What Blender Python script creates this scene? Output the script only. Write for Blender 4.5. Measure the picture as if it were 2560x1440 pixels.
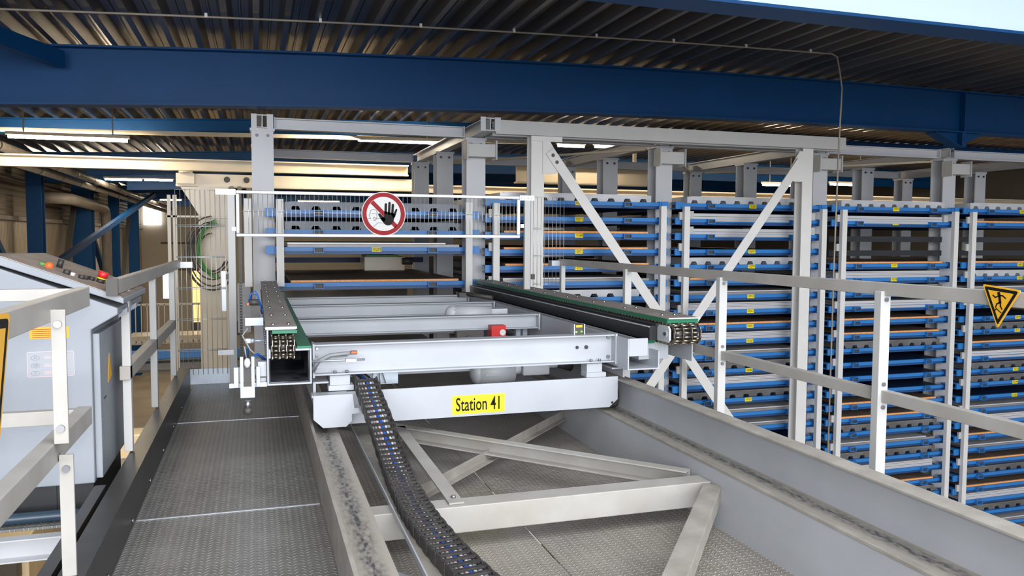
import bpy, math, random
from mathutils import Vector, Matrix
random.seed(41)
R = math.radians
for o in list(bpy.data.objects): bpy.data.objects.remove(o)
SC = bpy.context.scene
COL = SC.collection

# ---------------------------------------------------------------- camera
TH, PH, RO, FPX = R(17.72), R(3.57), R(-0.28), 2000.0
cd = bpy.data.cameras.new('camera'); cam = bpy.data.objects.new('camera', cd); COL.objects.link(cam)
cd.sensor_width = 36.0; cd.lens = 36.0*FPX/2560.0; cd.clip_start = 0.05; cd.clip_end = 300
_f = Vector((math.sin(TH)*math.cos(PH), math.cos(TH)*math.cos(PH), -math.sin(PH)))
_r0 = Vector((math.cos(TH), -math.sin(TH), 0)); _u0 = _r0.cross(_f)
_r = _r0*math.cos(RO)-_u0*math.sin(RO); _u = _u0*math.cos(RO)+_r0*math.sin(RO)
cam.matrix_world = Matrix(((_r.x,_u.x,-_f.x,0),(_r.y,_u.y,-_f.y,0),(_r.z,_u.z,-_f.z,1.3),(0,0,0,1)))
SC.camera = cam

# ---------------------------------------------------------------- world, lights, exposure
w = bpy.data.worlds.new('hall_air'); SC.world = w; w.use_nodes = True
w.node_tree.nodes['Background'].inputs[0].default_value = (0.80, 0.86, 1.0, 1)
w.node_tree.nodes['Background'].inputs[1].default_value = 0.50
vs = SC.view_settings
vs.view_transform = 'Standard'; vs.look = 'None'; vs.gamma = 1.0; vs.use_curve_mapping = False; vs.exposure = 0.0
def lamp(name, kind, loc, energy, color, size=None, size_y=None, aim=None):
    d = bpy.data.lights.new(name, kind); d.energy = energy; d.color = color
    if kind == 'AREA':
        d.shape = 'RECTANGLE'; d.size = size; d.size_y = size_y or size
    elif size: d.shadow_soft_size = size
    o = bpy.data.objects.new(name, d); COL.objects.link(o); o.location = loc
    if aim is not None:
        o.rotation_euler = (Vector(aim)-Vector(loc)).to_track_quat('-Z', 'Y').to_euler()
    return o
# the camera's flash, then two unseen area lights added as fill
lamp('camera_flash', 'POINT', (-0.02, -0.02, 1.44), 85, (1.0, 0.97, 0.93), 0.03)
lamp('rear_fill_light', 'AREA', (1.0, -12.0, 3.0), 4000, (0.95, 0.97, 1.0), 20, 7, (5.5, 9.0, 0.2))  # added broad fill from behind the camera, source unseen
lamp('overhead_fill_light', 'AREA', (2.4, -1.2, 5.6), 720, (0.95, 0.97, 1.0), 9, 4.5, (1.8, 3.5, 0))  # added overhead fill to brighten the floor and top faces
# warm hall lighting hanging beyond the racks
lamp('hall_lamp_mid', 'AREA', (-1.5, 24.0, 2.6), 170, (1.0, 0.87, 0.70), 5.0, 3.0, (-2.0, 25.0, -4))
lamp('hall_lamp_far', 'AREA', (-1.0, 34.0, 2.4), 340, (1.0, 0.88, 0.72), 6.0, 4.0, (-1.5, 36.0, -4))
lamp('hall_lamp_right', 'AREA', (9.0, 18.5, 2.8), 220, (1.0, 0.80, 0.55), 10.0, 1.0, (9.0, 16.0, -3))
lamp('hall_lamp_low', 'AREA', (-2.6, 12.5, -1.0), 120, (1.0, 0.78, 0.48), 1.5, 4.0, (-3.0, 13.0, -5))

# ---------------------------------------------------------------- materials
MATS = {}
def mat(name, col, rough=0.5, metal=0.0, spec=0.5, noise=0.0, nscale=6.0, ncol=None, bump=0.0, bscale=60.0, coat=0.0, emit=None, estr=0.0, stretch=(1,1,1)):
    m = bpy.data.materials.new(name); m.use_nodes = True; MATS[name] = m
    nt = m.node_tree; b = nt.nodes['Principled BSDF']
    b.inputs['Base Color'].default_value = (*col, 1); b.inputs['Roughness'].default_value = rough
    b.inputs['Metallic'].default_value = metal; b.inputs['Specular IOR Level'].default_value = spec
    if coat: b.inputs['Coat Weight'].default_value = coat
    if emit:
        b.inputs['Emission Color'].default_value = (*emit, 1); b.inputs['Emission Strength'].default_value = estr
    tc = nt.nodes.new('ShaderNodeTexCoord')
    if noise:
        mp = nt.nodes.new('ShaderNodeMapping'); mp.inputs['Scale'].default_value = stretch
        n = nt.nodes.new('ShaderNodeTexNoise'); n.inputs['Scale'].default_value = nscale; n.inputs['Detail'].default_value = 6
        r = nt.nodes.new('ShaderNodeValToRGB'); r.color_ramp.elements[0].position = 0.35; r.color_ramp.elements[1].position = 0.7
        c2 = ncol or tuple(c*(1-noise) for c in col)
        r.color_ramp.elements[0].color = (*c2, 1); r.color_ramp.elements[1].color = (*col, 1)
        nt.links.new(tc.outputs['Object'], mp.inputs[0]); nt.links.new(mp.outputs[0], n.inputs['Vector'])
        nt.links.new(n.outputs['Fac'], r.inputs[0]); nt.links.new(r.outputs[0], b.inputs['Base Color'])
    if bump:
        n2 = nt.nodes.new('ShaderNodeTexNoise'); n2.inputs['Scale'].default_value = bscale
        bp = nt.nodes.new('ShaderNodeBump'); bp.inputs['Strength'].default_value = bump; bp.inputs['Distance'].default_value = 0.002
        nt.links.new(tc.outputs['Object'], n2.inputs['Vector']); nt.links.new(n2.outputs['Fac'], bp.inputs['Height']); nt.links.new(bp.outputs[0], b.inputs['Normal'])
    return m
mat('car_paint', (0.44,0.465,0.505), 0.42, noise=0.10, nscale=3, bump=0.15, bscale=180)
mat('rack_paint', (0.50,0.50,0.49), 0.45, noise=0.08, nscale=2)
mat('column_paint', (0.54,0.55,0.575), 0.38, noise=0.12, nscale=1.5)
mat('rail_paint', (0.41,0.40,0.375), 0.45, noise=0.15, nscale=5, ncol=(0.35,0.33,0.30))
mat('dusty_paint', (0.36,0.34,0.305), 0.65, noise=0.4, nscale=9, ncol=(0.27,0.245,0.215))
mat('channel_paint', (0.42,0.44,0.47), 0.36, noise=0.10, nscale=2.5, bump=0.1, bscale=200)
mat('post_paint', (0.70,0.69,0.67), 0.45, noise=0.06, nscale=4)
mat('cabinet_paint', (0.27,0.295,0.33), 0.45, noise=0.05, nscale=3, bump=0.35, bscale=350)
mat('cabinet_top', (0.42,0.37,0.33), 0.6, noise=0.35, nscale=7, ncol=(0.28,0.21,0.16))
mat('black_plinth', (0.012,0.013,0.015), 0.45)
mat('black_plastic', (0.020,0.018,0.018), 0.5, noise=0.4, nscale=40, ncol=(0.05,0.045,0.042))
mat('dark_steel', (0.050,0.047,0.045), 0.36, metal=0.3, noise=0.5, nscale=6, ncol=(0.035,0.032,0.03))
mat('beam_blue', (0.002,0.050,0.16), 0.5, spec=0.22, noise=0.12, nscale=1.2)
mat('glare_blue', (0.50,0.62,0.80), 0.4)  # blue web paint with the flash glare put into its colour
mat('tray_blue', (0.025,0.20,0.56), 0.4, noise=0.12, nscale=3)
mat('tray_dark', (0.004,0.022,0.075), 0.5)
mat('tray_lip_shade', (0.008,0.06,0.19), 0.45)
mat('galvanised', (0.50,0.53,0.57), 0.42, metal=0.6, noise=0.25, nscale=14, ncol=(0.48,0.50,0.54))
mat('zinc_plate', (0.58,0.66,0.75), 0.42, metal=0.4, noise=0.12, nscale=10)
mat('wire', (0.55,0.55,0.54), 0.35, metal=0.6)
mat('gate_frame', (0.72,0.74,0.76), 0.35, metal=0.45, noise=0.15, nscale=20)
mat('bolt', (0.34,0.34,0.35), 0.3, metal=0.9)
mat('dark_bolt', (0.06,0.06,0.07), 0.35, metal=0.7)
mat('guard_plate', (0.40,0.37,0.345), 0.55, noise=0.3, nscale=8, ncol=(0.30,0.27,0.245))
mat('notice_grey', (0.32,0.34,0.37), 0.5)
mat('guard_edge', (0.62,0.62,0.62), 0.4)
mat('green_plastic', (0.005,0.16,0.075), 0.4)
mat('chain_steel', (0.30,0.26,0.21), 0.28, metal=0.85)
mat('track_dark', (0.03,0.033,0.036), 0.35, metal=0.3)
mat('oily_steel', (0.20,0.21,0.25), 0.35, metal=0.5, noise=0.6, nscale=8, ncol=(0.02,0.02,0.025))
mat('sheet_silver', (0.66,0.66,0.67), 0.32, metal=0.12, noise=0.15, nscale=2, stretch=(0.3,1,1))
mat('sheet_grey', (0.36,0.34,0.33), 0.45, metal=0.3, noise=0.3, nscale=2)
mat('deck_bundle', (0.24,0.235,0.23), 0.35, metal=0.3, noise=0.5, nscale=2.2, ncol=(0.12,0.115,0.115))
mat('deck_bundle_dark', (0.10,0.115,0.14), 0.35, metal=0.3, noise=0.5, nscale=2.2)
mat('deck_bundle_bright', (0.66,0.67,0.69), 0.33, metal=0.15, noise=0.3, nscale=2.2)
mat('board', (0.20,0.145,0.11), 0.6, noise=0.4, nscale=3, ncol=(0.13,0.095,0.075))
mat('board_edge', (0.95,0.44,0.15), 0.6, noise=0.35, nscale=45, ncol=(0.75,0.30,0.09))
mat('yellow', (0.86,0.70,0.01), 0.45)
mat('sign_yellow', (0.80,0.42,0.02), 0.4)
mat('orange_sticker', (0.90,0.36,0.01), 0.45)
mat('ink', (0.008,0.007,0.007), 0.6, spec=0.2)
mat('grey_ink', (0.16,0.16,0.17), 0.5)
mat('pink_ink', (0.60,0.42,0.42), 0.5)
mat('sign_white', (0.66,0.66,0.65), 0.45)
mat('sign_red', (0.30,0.008,0.012), 0.5, spec=0.2)
mat('deck_metal', (0.23,0.20,0.16), 0.30, metal=0.75, noise=0.45, nscale=1.3, ncol=(0.13,0.115,0.10), stretch=(3,0.4,1))
mat('crane_beige', (0.62,0.53,0.38), 0.27, spec=0.7, noise=0.1, nscale=3)
mat('wall_metal', (0.30,0.25,0.19), 0.6, noise=0.3, nscale=0.8)
mat('wall_beige', (0.50,0.44,0.34), 0.7, noise=0.1, nscale=0.5)
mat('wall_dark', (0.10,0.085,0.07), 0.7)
mat('hall_floor', (0.42,0.34,0.24), 0.6, noise=0.3, nscale=0.7)
mat('pipe_grey', (0.30,0.26,0.21), 0.5, noise=0.25, nscale=3)
mat('pipe_blue', (0.03,0.055,0.085), 0.3, noise=0.2, nscale=5)
mat('cable_blue', (0.01,0.10,0.45), 0.4)
mat('cable_grey', (0.25,0.26,0.27), 0.45)
mat('cable_green', (0.10,0.30,0.08), 0.5)
mat('red', (0.60,0.02,0.02), 0.4)
mat('motor_grey', (0.48,0.50,0.53), 0.45)
mat('machine_dark', (0.06,0.055,0.05), 0.5)
mat('glow_red', (1,0.1,0.02), 0.4, emit=(1,0.05,0.008), estr=1.5)
mat('glow_green', (0.2,1,0.05), 0.4, emit=(0.25,1,0.02), estr=1.2)
mat('tube_white', (1,1,1), 0.4, emit=(1.0,0.86,0.66), estr=120)
mat('daylight', (1,1,1), 0.4, emit=(0.95,0.96,1.0), estr=3.0)
mat('lit_yellow', (1,0.8,0.4), 0.4, emit=(1.0,0.62,0.22), estr=1.1)

def nodes_of(name, col, rough, metal):
    m = bpy.data.materials.new(name); m.use_nodes = True; MATS[name] = m
    nt = m.node_tree; b = nt.nodes['Principled BSDF']
    b.inputs['Base Color'].default_value = (*col,1); b.inputs['Roughness'].default_value = rough; b.inputs['Metallic'].default_value = metal
    return m, nt, b
def M_(nt, op, a, b=None, c=None):
    n = nt.nodes.new('ShaderNodeMath'); n.operation = op
    for i, x in enumerate((a, b, c)):
        if x is None: continue
        if isinstance(x, (int, float)): n.inputs[i].default_value = x
        else: nt.links.new(x, n.inputs[i])
    return n.outputs[0]
def checker_mat(name, col, col2, rough, metal, S=36.0, strength=1.0):
    m, nt, b = nodes_of(name, col, rough, metal)
    tc = nt.nodes.new('ShaderNodeTexCoord'); sep = nt.nodes.new('ShaderNodeSeparateXYZ')
    nt.links.new(tc.outputs['Object'], sep.inputs[0])
    x = M_(nt,'MULTIPLY',sep.outputs[0],S); y = M_(nt,'MULTIPLY',sep.outputs[1],S)
    fx = M_(nt,'FLOOR',x); fy = M_(nt,'FLOOR',y)
    par = M_(nt,'ABSOLUTE',M_(nt,'MODULO',fx,2.0))
    sg = M_(nt,'SUBTRACT',M_(nt,'MULTIPLY',par,2.0),1.0)
    u = M_(nt,'SUBTRACT',M_(nt,'SUBTRACT',x,fx),0.5); v = M_(nt,'SUBTRACT',M_(nt,'SUBTRACT',y,fy),0.5)
    vs_ = M_(nt,'MULTIPLY',v,sg)
    a = M_(nt,'MULTIPLY',M_(nt,'ADD',u,vs_),0.7071); c = M_(nt,'MULTIPLY',M_(nt,'SUBTRACT',u,vs_),0.7071)
    a2 = M_(nt,'POWER',M_(nt,'ABSOLUTE',M_(nt,'DIVIDE',a,0.52)),2.0); c2 = M_(nt,'POWER',M_(nt,'ABSOLUTE',M_(nt,'DIVIDE',c,0.17)),2.0)
    h = M_(nt,'MAXIMUM',M_(nt,'SUBTRACT',1.0,M_(nt,'ADD',a2,c2)),0.0)
    h = M_(nt,'POWER',h,0.5)
    bp = nt.nodes.new('ShaderNodeBump'); bp.inputs['Strength'].default_value = strength; bp.inputs['Distance'].default_value = 0.007
    nt.links.new(h, bp.inputs['Height']); nt.links.new(bp.outputs[0], b.inputs['Normal'])
    n = nt.nodes.new('ShaderNodeTexNoise'); n.inputs['Scale'].default_value = 2.2; n.inputs['Detail'].default_value = 8
    n.inputs['Roughness'].default_value = 0.65
    r = nt.nodes.new('ShaderNodeValToRGB'); r.color_ramp.elements[0].position = 0.32; r.color_ramp.elements[1].position = 0.68
    r.color_ramp.elements[0].color = (*col2,1); r.color_ramp.elements[1].color = (*col,1)
    nt.links.new(tc.outputs['Object'], n.inputs['Vector']); nt.links.new(n.outputs['Fac'], r.inputs[0]); 
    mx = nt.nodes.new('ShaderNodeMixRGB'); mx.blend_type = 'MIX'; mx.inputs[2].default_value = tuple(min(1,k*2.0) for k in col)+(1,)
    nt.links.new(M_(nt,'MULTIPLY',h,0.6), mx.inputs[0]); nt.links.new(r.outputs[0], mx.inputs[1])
    nt.links.new(mx.outputs[0], b.inputs['Base Color'])
    return m
checker_mat('checker_dark', (0.25,0.245,0.235), (0.15,0.143,0.135), 0.34, 0.15)
checker_mat('checker_light', (0.36,0.33,0.29), (0.22,0.20,0.18), 0.36, 0.2)
def ribbed(name, col, axis, freq, rough=0.55, depth=0.03):
    m, nt, b = nodes_of(name, col, rough, 0.2)
    tc = nt.nodes.new('ShaderNodeTexCoord'); wv = nt.nodes.new('ShaderNodeTexWave')
    wv.bands_direction = axis; wv.inputs['Scale'].default_value = freq
    bp = nt.nodes.new('ShaderNodeBump'); bp.inputs['Distance'].default_value = depth; bp.inputs['Strength'].default_value = 0.8
    nt.links.new(tc.outputs['Object'], wv.inputs['Vector']); nt.links.new(wv.outputs['Fac'], bp.inputs['Height']); nt.links.new(bp.outputs[0], b.inputs['Normal'])
ribbed('wall_ribs_vertical', (0.40,0.33,0.24), 'Y', 2.6)
ribbed('wall_ribs_horizontal', (0.24,0.20,0.15), 'Z', 2.2)
# running track: worn black streak down the middle, dusty edges
m, nt, b = nodes_of('track_top', (0.4,0.37,0.33), 0.5, 0.2)
tc = nt.nodes.new('ShaderNodeTexCoord'); sep = nt.nodes.new('ShaderNodeSeparateXYZ'); nt.links.new(tc.outputs['Object'], sep.inputs[0])
mp = nt.nodes.new('ShaderNodeMapping'); mp.inputs['Scale'].default_value = (60,26,1); nz = nt.nodes.new('ShaderNodeTexNoise'); nz.inputs['Scale'].default_value = 1.0; nz.inputs['Detail'].default_value = 8
nt.links.new(tc.outputs['Object'], mp.inputs[0]); nt.links.new(mp.outputs[0], nz.inputs['Vector'])
g = M_(nt,'SUBTRACT',1.0,M_(nt,'DIVIDE',M_(nt,'ABSOLUTE',sep.outputs[0]),0.06))
g = M_(nt,'MULTIPLY',M_(nt,'MAXIMUM',g,0.0),M_(nt,'POWER',M_(nt,'MULTIPLY',nz.outputs['Fac'],1.7),2.2))
g = M_(nt,'MINIMUM',g,1.0)
mx = nt.nodes.new('ShaderNodeMixRGB'); mx.inputs[1].default_value = (0.42,0.385,0.335,1); mx.inputs[2].default_value = (0.07,0.075,0.08,1)
nt.links.new(g, mx.inputs[0]); nt.links.new(mx.outputs[0], b.inputs['Base Color'])

# ---------------------------------------------------------------- mesh builder
class MB:
    def __init__(s): s.v = []; s.f = []; s.sm = []
    def add(s, vs, fs, smooth=False):
        n = len(s.v); s.v += [tuple(p) for p in vs]
        for f in fs: s.f.append(tuple(i+n for i in f)); s.sm.append(smooth)
        return s
    def box(s, x0, x1, y0, y1, z0, z1):
        if x0 > x1: x0, x1 = x1, x0
        if y0 > y1: y0, y1 = y1, y0
        if z0 > z1: z0, z1 = z1, z0
        return s.add([(x0,y0,z0),(x1,y0,z0),(x1,y1,z0),(x0,y1,z0),(x0,y0,z1),(x1,y0,z1),(x1,y1,z1),(x0,y1,z1)],
                     [(3,2,1,0),(4,5,6,7),(0,1,5,4),(1,2,6,5),(2,3,7,6),(3,0,4,7)])
    def prof(s, poly, p, q, up=(0,0,1)):
        """extrude a CCW polygon (side, up) from p to q"""
        p = Vector(p); q = Vector(q); d = (q-p).normalized(); u = Vector(up)
        sd = d.cross(u).normalized(); u = sd.cross(d).normalized()
        n = len(poly)
        a = [p+sd*x+u*y for x, y in poly]; b = [q+sd*x+u*y for x, y in poly]
        s.add(a+b, [tuple(range(n-1,-1,-1))[::-1], tuple(range(2*n-1,n-1,-1))]+[(i, i+n, (i+1)%n+n, (i+1)%n) for i in range(n)])
        return s
    def bar(s, p, q, w, h, up=(0,0,1)):
        return s.prof([(-w/2,-h/2),(w/2,-h/2),(w/2,h/2),(-w/2,h/2)], p, q, up)
    def xz(s, poly, y0, y1):      # polygon in the x-z plane extruded over y
        n = len(poly)
        a = [(x,y0,z) for x,z in poly]; b = [(x,y1,z) for x,z in poly]
        return s.add(a+b, [tuple(range(n)), tuple(range(2*n-1,n-1,-1))]+[(i, i+n, (i+1)%n+n, (i+1)%n) for i in range(n)])
    def yz(s, poly, x0, x1):
        n = len(poly)
        a = [(x0,y,z) for y,z in poly]; b = [(x1,y,z) for y,z in poly]
        return s.add(a+b, [tuple(range(n)), tuple(range(2*n-1,n-1,-1))]+[(i, i+n, (i+1)%n+n, (i+1)%n) for i in range(n)])
    def cyl(s, p, q, r, n=12, r2=None, cap=True):
        p = Vector(p); q = Vector(q); d = (q-p).normalized(); r2 = r if r2 is None else r2
        a = Vector((0,0,1)) if abs(d.z) < .9 else Vector((1,0,0)); sd = d.cross(a).normalized(); u = sd.cross(d)
        vs = [p+(sd*math.cos(t)+u*math.sin(t))*r for t in [2*math.pi*i/n for i in range(n)]]+[q+(sd*math.cos(t)+u*math.sin(t))*r2 for t in [2*math.pi*i/n for i in range(n)]]
        s.add(vs, [(i,(i+1)%n,(i+1)%n+n,i+n) for i in range(n)], True)
        if cap:
            k = len(s.v)-2*n; s.f += [tuple(range(k+n-1,k-1,-1)), tuple(range(k+n,k+2*n))]; s.sm += [False, False]
        return s
    def tube(s, pts, r, n=8):
        pts = [Vector(p) for p in pts]; rings = []; prev = None
        for i, p in enumerate(pts):
            d = ((pts[min(i+1,len(pts)-1)]-pts[max(i-1,0)])).normalized()
            a = prev if prev is not None else (Vector((0,0,1)) if abs(d.z) < .9 else Vector((1,0,0)))
            sd = d.cross(a).normalized(); u = sd.cross(d).normalized(); prev = u
            rings += [p+(sd*math.cos(t)+u*math.sin(t))*r for t in [2*math.pi*k/n for k in range(n)]]
        fs = []
        for i in range(len(pts)-1):
            for k in range(n): fs.append((i*n+k, i*n+(k+1)%n, (i+1)*n+(k+1)%n, (i+1)*n+k))
        s.add(rings, fs, True); k = len(s.v)-len(rings); m_ = len(s.v)-n
        s.f += [tuple(range(k+n-1,k-1,-1)), tuple(range(m_,m_+n))]; s.sm += [False, False]
        return s
    def ball(s, c, r, n=10, m=6, sx=1, sy=1, sz=1):
        vs = []; fs = []
        for j in range(m+1):
            t = math.pi*j/m
            for i in range(n):
                a = 2*math.pi*i/n
                vs.append((c[0]+r*sx*math.sin(t)*math.cos(a), c[1]+r*sy*math.sin(t)*math.sin(a), c[2]+r*sz*math.cos(t)))
        for j in range(m):
            for i in range(n): fs.append((j*n+i, (j+1)*n+i, (j+1)*n+(i+1)%n, j*n+(i+1)%n))
        return s.add(vs, fs, True)
    def build(s, name, material, parent=None, bev=0.0, loc=None):
        me = bpy.data.meshes.new(name)
        if parent is not None: off = world_off(parent)
        elif loc is not None: off = Vector(loc)
        else:
            xs = [p[0] for p in s.v]; ys = [p[1] for p in s.v]; zs = [p[2] for p in s.v]
            off = Vector(((min(xs)+max(xs))/2, (min(ys)+max(ys))/2, min(zs)))
        me.from_pydata([(p[0]-off.x, p[1]-off.y, p[2]-off.z) for p in s.v], [], s.f)
        me.polygons.foreach_set('use_smooth', s.sm)
        me.materials.append(MATS[material]); me.validate()
        import bmesh
        bm = bmesh.new(); bm.from_mesh(me); bmesh.ops.recalc_face_normals(bm, faces=bm.faces); bm.to_mesh(me); bm.free()
        o = bpy.data.objects.new(name, me); COL.objects.link(o)
        if parent is not None: o.parent = parent
        else: o.location = off
        if bev:
            b = o.modifiers.new('bevel', 'BEVEL'); b.width = bev; b.segments = 2; b.limit_method = 'ANGLE'; b.angle_limit = R(50)
        return o
def build_each(mb, name, material, parent):
    """every loose piece of the builder becomes a part of its own"""
    par = list(range(len(mb.v)))
    def find(i):
        while par[i] != i: par[i] = par[par[i]]; i = par[i]
        return i
    for f in mb.f:
        for j in f[1:]: par[find(j)] = find(f[0])
    groups = {}
    for f, s_ in zip(mb.f, mb.sm): groups.setdefault(find(f[0]), []).append((f, s_))
    out = []
    for g in groups.values():
        m = MB(); ix = {}
        for f, s_ in g:
            for i in f:
                if i not in ix: ix[i] = len(m.v); m.v.append(mb.v[i])
            m.f.append(tuple(ix[i] for i in f)); m.sm.append(s_)
        out.append(m.build(name, material, parent))
    return out
def world_off(o):
    v = Vector((0,0,0))
    while o is not None: v = v+Vector(o.location); o = o.parent
    return v
def empty(name, loc):
    o = bpy.data.objects.new(name, None); COL.objects.link(o); o.location = loc; o.empty_display_size = 0.1; return o
def tag(o, label, cat, group=None):
    o['label'] = label; o['category'] = cat
    if group: o['group'] = group
    return o
def struct(o): o['kind'] = 'structure'; return o
def kids(o): return [c for c in bpy.data.objects if c.parent == o]
def copy_tree(o, loc, childmap=None):
    r = o.copy(); COL.objects.link(r); r.location = loc
    for ch in TREE[o.name]:
        c = ch.copy(); COL.objects.link(c); c.parent = r
        for g in TREE.get(ch.name, []):
            d = g.copy(); COL.objects.link(d); d.parent = c
    return r
TREE = {}
def remember(o):
    TREE[o.name] = kids(o)
    for c in TREE[o.name]: TREE[c.name] = kids(c)
def h_poly(w, h, tf, tw):     # I section: flanges top and bottom
    return [(-w/2,-h/2),(w/2,-h/2),(w/2,-h/2+tf),(tw/2,-h/2+tf),(tw/2,h/2-tf),(w/2,h/2-tf),(w/2,h/2),(-w/2,h/2),(-w/2,h/2-tf),(-tw/2,h/2-tf),(-tw/2,-h/2+tf),(-w/2,-h/2+tf)]
def c_poly(w, h, t, tw, flip=1):    # channel, web on one side
    p = [(0,-h/2),(w,-h/2),(w,-h/2+t),(tw,-h/2+t),(tw,h/2-t),(w,h/2-t),(w,h/2),(0,h/2)]
    return p if flip > 0 else [(-x,y) for x,y in reversed(p)]
_txt = {}
def text_mesh(body, size, xscale=1.0):
    k = (body, size, xscale)
    if k in _txt: return _txt[k]
    c = bpy.data.curves.new('lettering', 'FONT'); c.body = body; c.size = size; c.offset = 0.0015 if size > 0.1 else 0.0; c.align_x = 'CENTER'; c.align_y = 'CENTER'; c.resolution_u = 3
    o = bpy.data.objects.new('lettering', c); COL.objects.link(o)
    dg = bpy.context.evaluated_depsgraph_get()
    me = bpy.data.meshes.new_from_object(o.evaluated_get(dg)); bpy.data.objects.remove(o)
    for v in me.vertices: v.co = (v.co.x*xscale, 0.0, v.co.y)
    me.materials.clear(); me.materials.append(MATS['ink']); _txt[k] = me
    return me
def lettering(body, size, loc, parent, xscale=1.0, material='ink', rot=None):
    me = text_mesh(body, size, xscale)
    if material != 'ink': me = me.copy(); me.materials.clear(); me.materials.append(MATS[material])
    o = bpy.data.objects.new('lettering', me); COL.objects.link(o); o.parent = parent
    o.location = Vector(loc)-world_off(parent)
    if rot: o.rotation_euler = rot
    return o
def ordinal(n): return ['topmost','second','third','fourth','fifth','sixth','seventh','eighth','ninth','tenth','eleventh','twelfth','thirteenth','fourteenth','fifteenth','sixteenth','seventeenth','eighteenth','nineteenth','twentieth','twenty-first','twenty-second','twenty-third','twenty-fourth','twenty-fifth'][n]
# ================================================================ SETTING
def roofz(x):
    if x < -2.4: return 3.2+0.035*(x+2.4)
    if x > 9.8: return 3.46-0.004*(x-9.8)
    return 3.2+0.0392*(x+2.4)-0.00261*(x+2.4)*(x-2.96)
# trapezoidal roof deck, ribs running away from the camera
pts = []; x = -6.05; pitch = 0.275
while x < 22:
    for dx, dz in ((0,0),(0.055,0),(0.095,0.105),(0.145,0.105),(0.152,0.092),(0.168,0.092),(0.175,0.105),(0.235,0.105)):
        pts.append((x+dx, roofz(x+dx)+dz))
    x += pitch
mb = MB(); n = len(pts)
mb.add([(a,2.2,b) for a,b in pts]+[(a,46.3,b) for a,b in pts], [(i,i+1,i+1+n,i+n) for i in range(n-1)])
mb.add([(-6.05,2.2,3.55),(22,2.2,3.75),(22,46.3,3.75),(-6.05,46.3,3.55)], [(0,1,2,3)])
struct(mb.build('ceiling', 'deck_metal'))
struct(MB().box(-6.1,22,-6,46.3,-5.1,-5.0).build('floor','hall_floor'))
# left wall: horizontal cladding above, vertical ribbed cladding below
wl = struct(MB().box(-5.9,-5.75,8,46.3,1.75,3.3).build('wall_left','wall_ribs_horizontal'))
struct(MB().box(-5.9,-5.75,8,46.3,-5.0,1.75).build('wall_left','wall_ribs_vertical'))
struct(MB().box(-5.9,-5.65,8,46.3,1.68,1.78).build('trim_1','pipe_grey'))
bw = struct(MB().box(-5.9,-4.75,46,46.2,-5,3.3).box(-4.2,-3.0,46,46.2,-5,3.3).box(-4.75,-4.2,46,46.2,-5,-2.0).box(-4.75,-4.2,46,46.2,-0.6,3.3).box(-3.0,22,46,46.2,-5,3.3).build('wall_back','wall_beige'))
MB().box(-4.8,-2.0,45.95,46,0.9,1.0).box(-4.8,-2.0,45.95,46,-0.5,-0.42).build('panel_joint','wall_dark',bw)
struct(MB().box(-4.75,-4.2,46.05,46.1,-2.0,-0.6).build('window_1','daylight'))
struct(MB().box(-5.6,-4.75,45.8,45.9,1.9,2.9).build('window_2','daylight'))
struct(MB().box(21.8,22,9,46.3,-5,3.8).build('wall_right','wall_dark'))

# ================================================================ ROOF STEEL
def camber_beam(name, Y, x0, x1, depth, wf, material='beam_blue', tf=0.02, drop=0.0):
    xs = [x0+(x1-x0)*i/24 for i in range(25)]; mb = MB()
    def strip(yA, yB, dA, dB):
        top = [roofz(x)-dA-drop for x in xs]; bot = [roofz(x)-dB-drop for x in xs]; n = 25
        vs = [(x,yA,z) for x,z in zip(xs,top)]+[(x,yB,z) for x,z in zip(xs,top)]+[(x,yB,z) for x,z in zip(xs,bot)]+[(x,yA,z) for x,z in zip(xs,bot)]
        fs = []
        for i in range(n-1):
            for a in range(4): fs.append((a*n+i, a*n+i+1, ((a+1)%4)*n+i+1, ((a+1)%4)*n+i))
        fs += [(0,n,2*n,3*n),(n-1,4*n-1,3*n-1,2*n-1)]
        mb.add(vs, fs)
    strip(Y-wf/2, Y+wf/2, 0.0, tf); strip(Y-wf/2, Y+wf/2, depth-tf, depth); strip(Y-0.008, Y+0.008, tf, depth-tf)
    return mb
b1 = empty('roof_beam', (3,9.3,2.8)); tag(b1, 'deep blue steel roof beam spanning the whole picture above the gate', 'beam')
camber_beam('x', 9.3, -5.7, 13.5, 0.60, 0.22).build('beam_body','beam_blue',b1)
MB().box(9.83,9.85,9.195,9.4,roofz(9.84)-0.58,roofz(9.84)-0.02).build('stiffener','beam_blue',b1)
# short stub column with haunches under the beam
t = empty('stub_column', (9.84,9.3,2.2)); tag(t, 'short blue stub column with haunch plates under the deep roof beam', 'column')
zb = roofz(9.84)-0.60
MB().box(9.80,9.88,9.2,9.4,2.66,zb).build('stub','beam_blue',t)
MB().xz([(9.36,zb),(9.78,zb),(9.78,2.66)],9.27,9.33).build('haunch_plate','beam_blue',t)
MB().bar((9.33,9.3,zb-0.005),(9.8,9.3,2.655),0.2,0.015,(0,0,1)).build('haunch_flange','beam_blue',t)
MB().xz([(9.9,zb),(10.25,zb),(9.9,2.7)],9.27,9.33).build('haunch_plate','beam_blue',t)
# beam close overhead its web coloured pale to paint in flash glare
t = empty('roof_beam', (5,4.4,2.8)); tag(t, 'overhead beam at the upper right corner, blue flange and web in pale glare colour', 'beam')
MB().box(1.0,12,4.28,4.52,2.72,2.74).build('bottom_flange','beam_blue',t)
MB().box(1.0,12,4.30,4.34,2.74,3.44).build('web','glare_blue',t)
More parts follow.
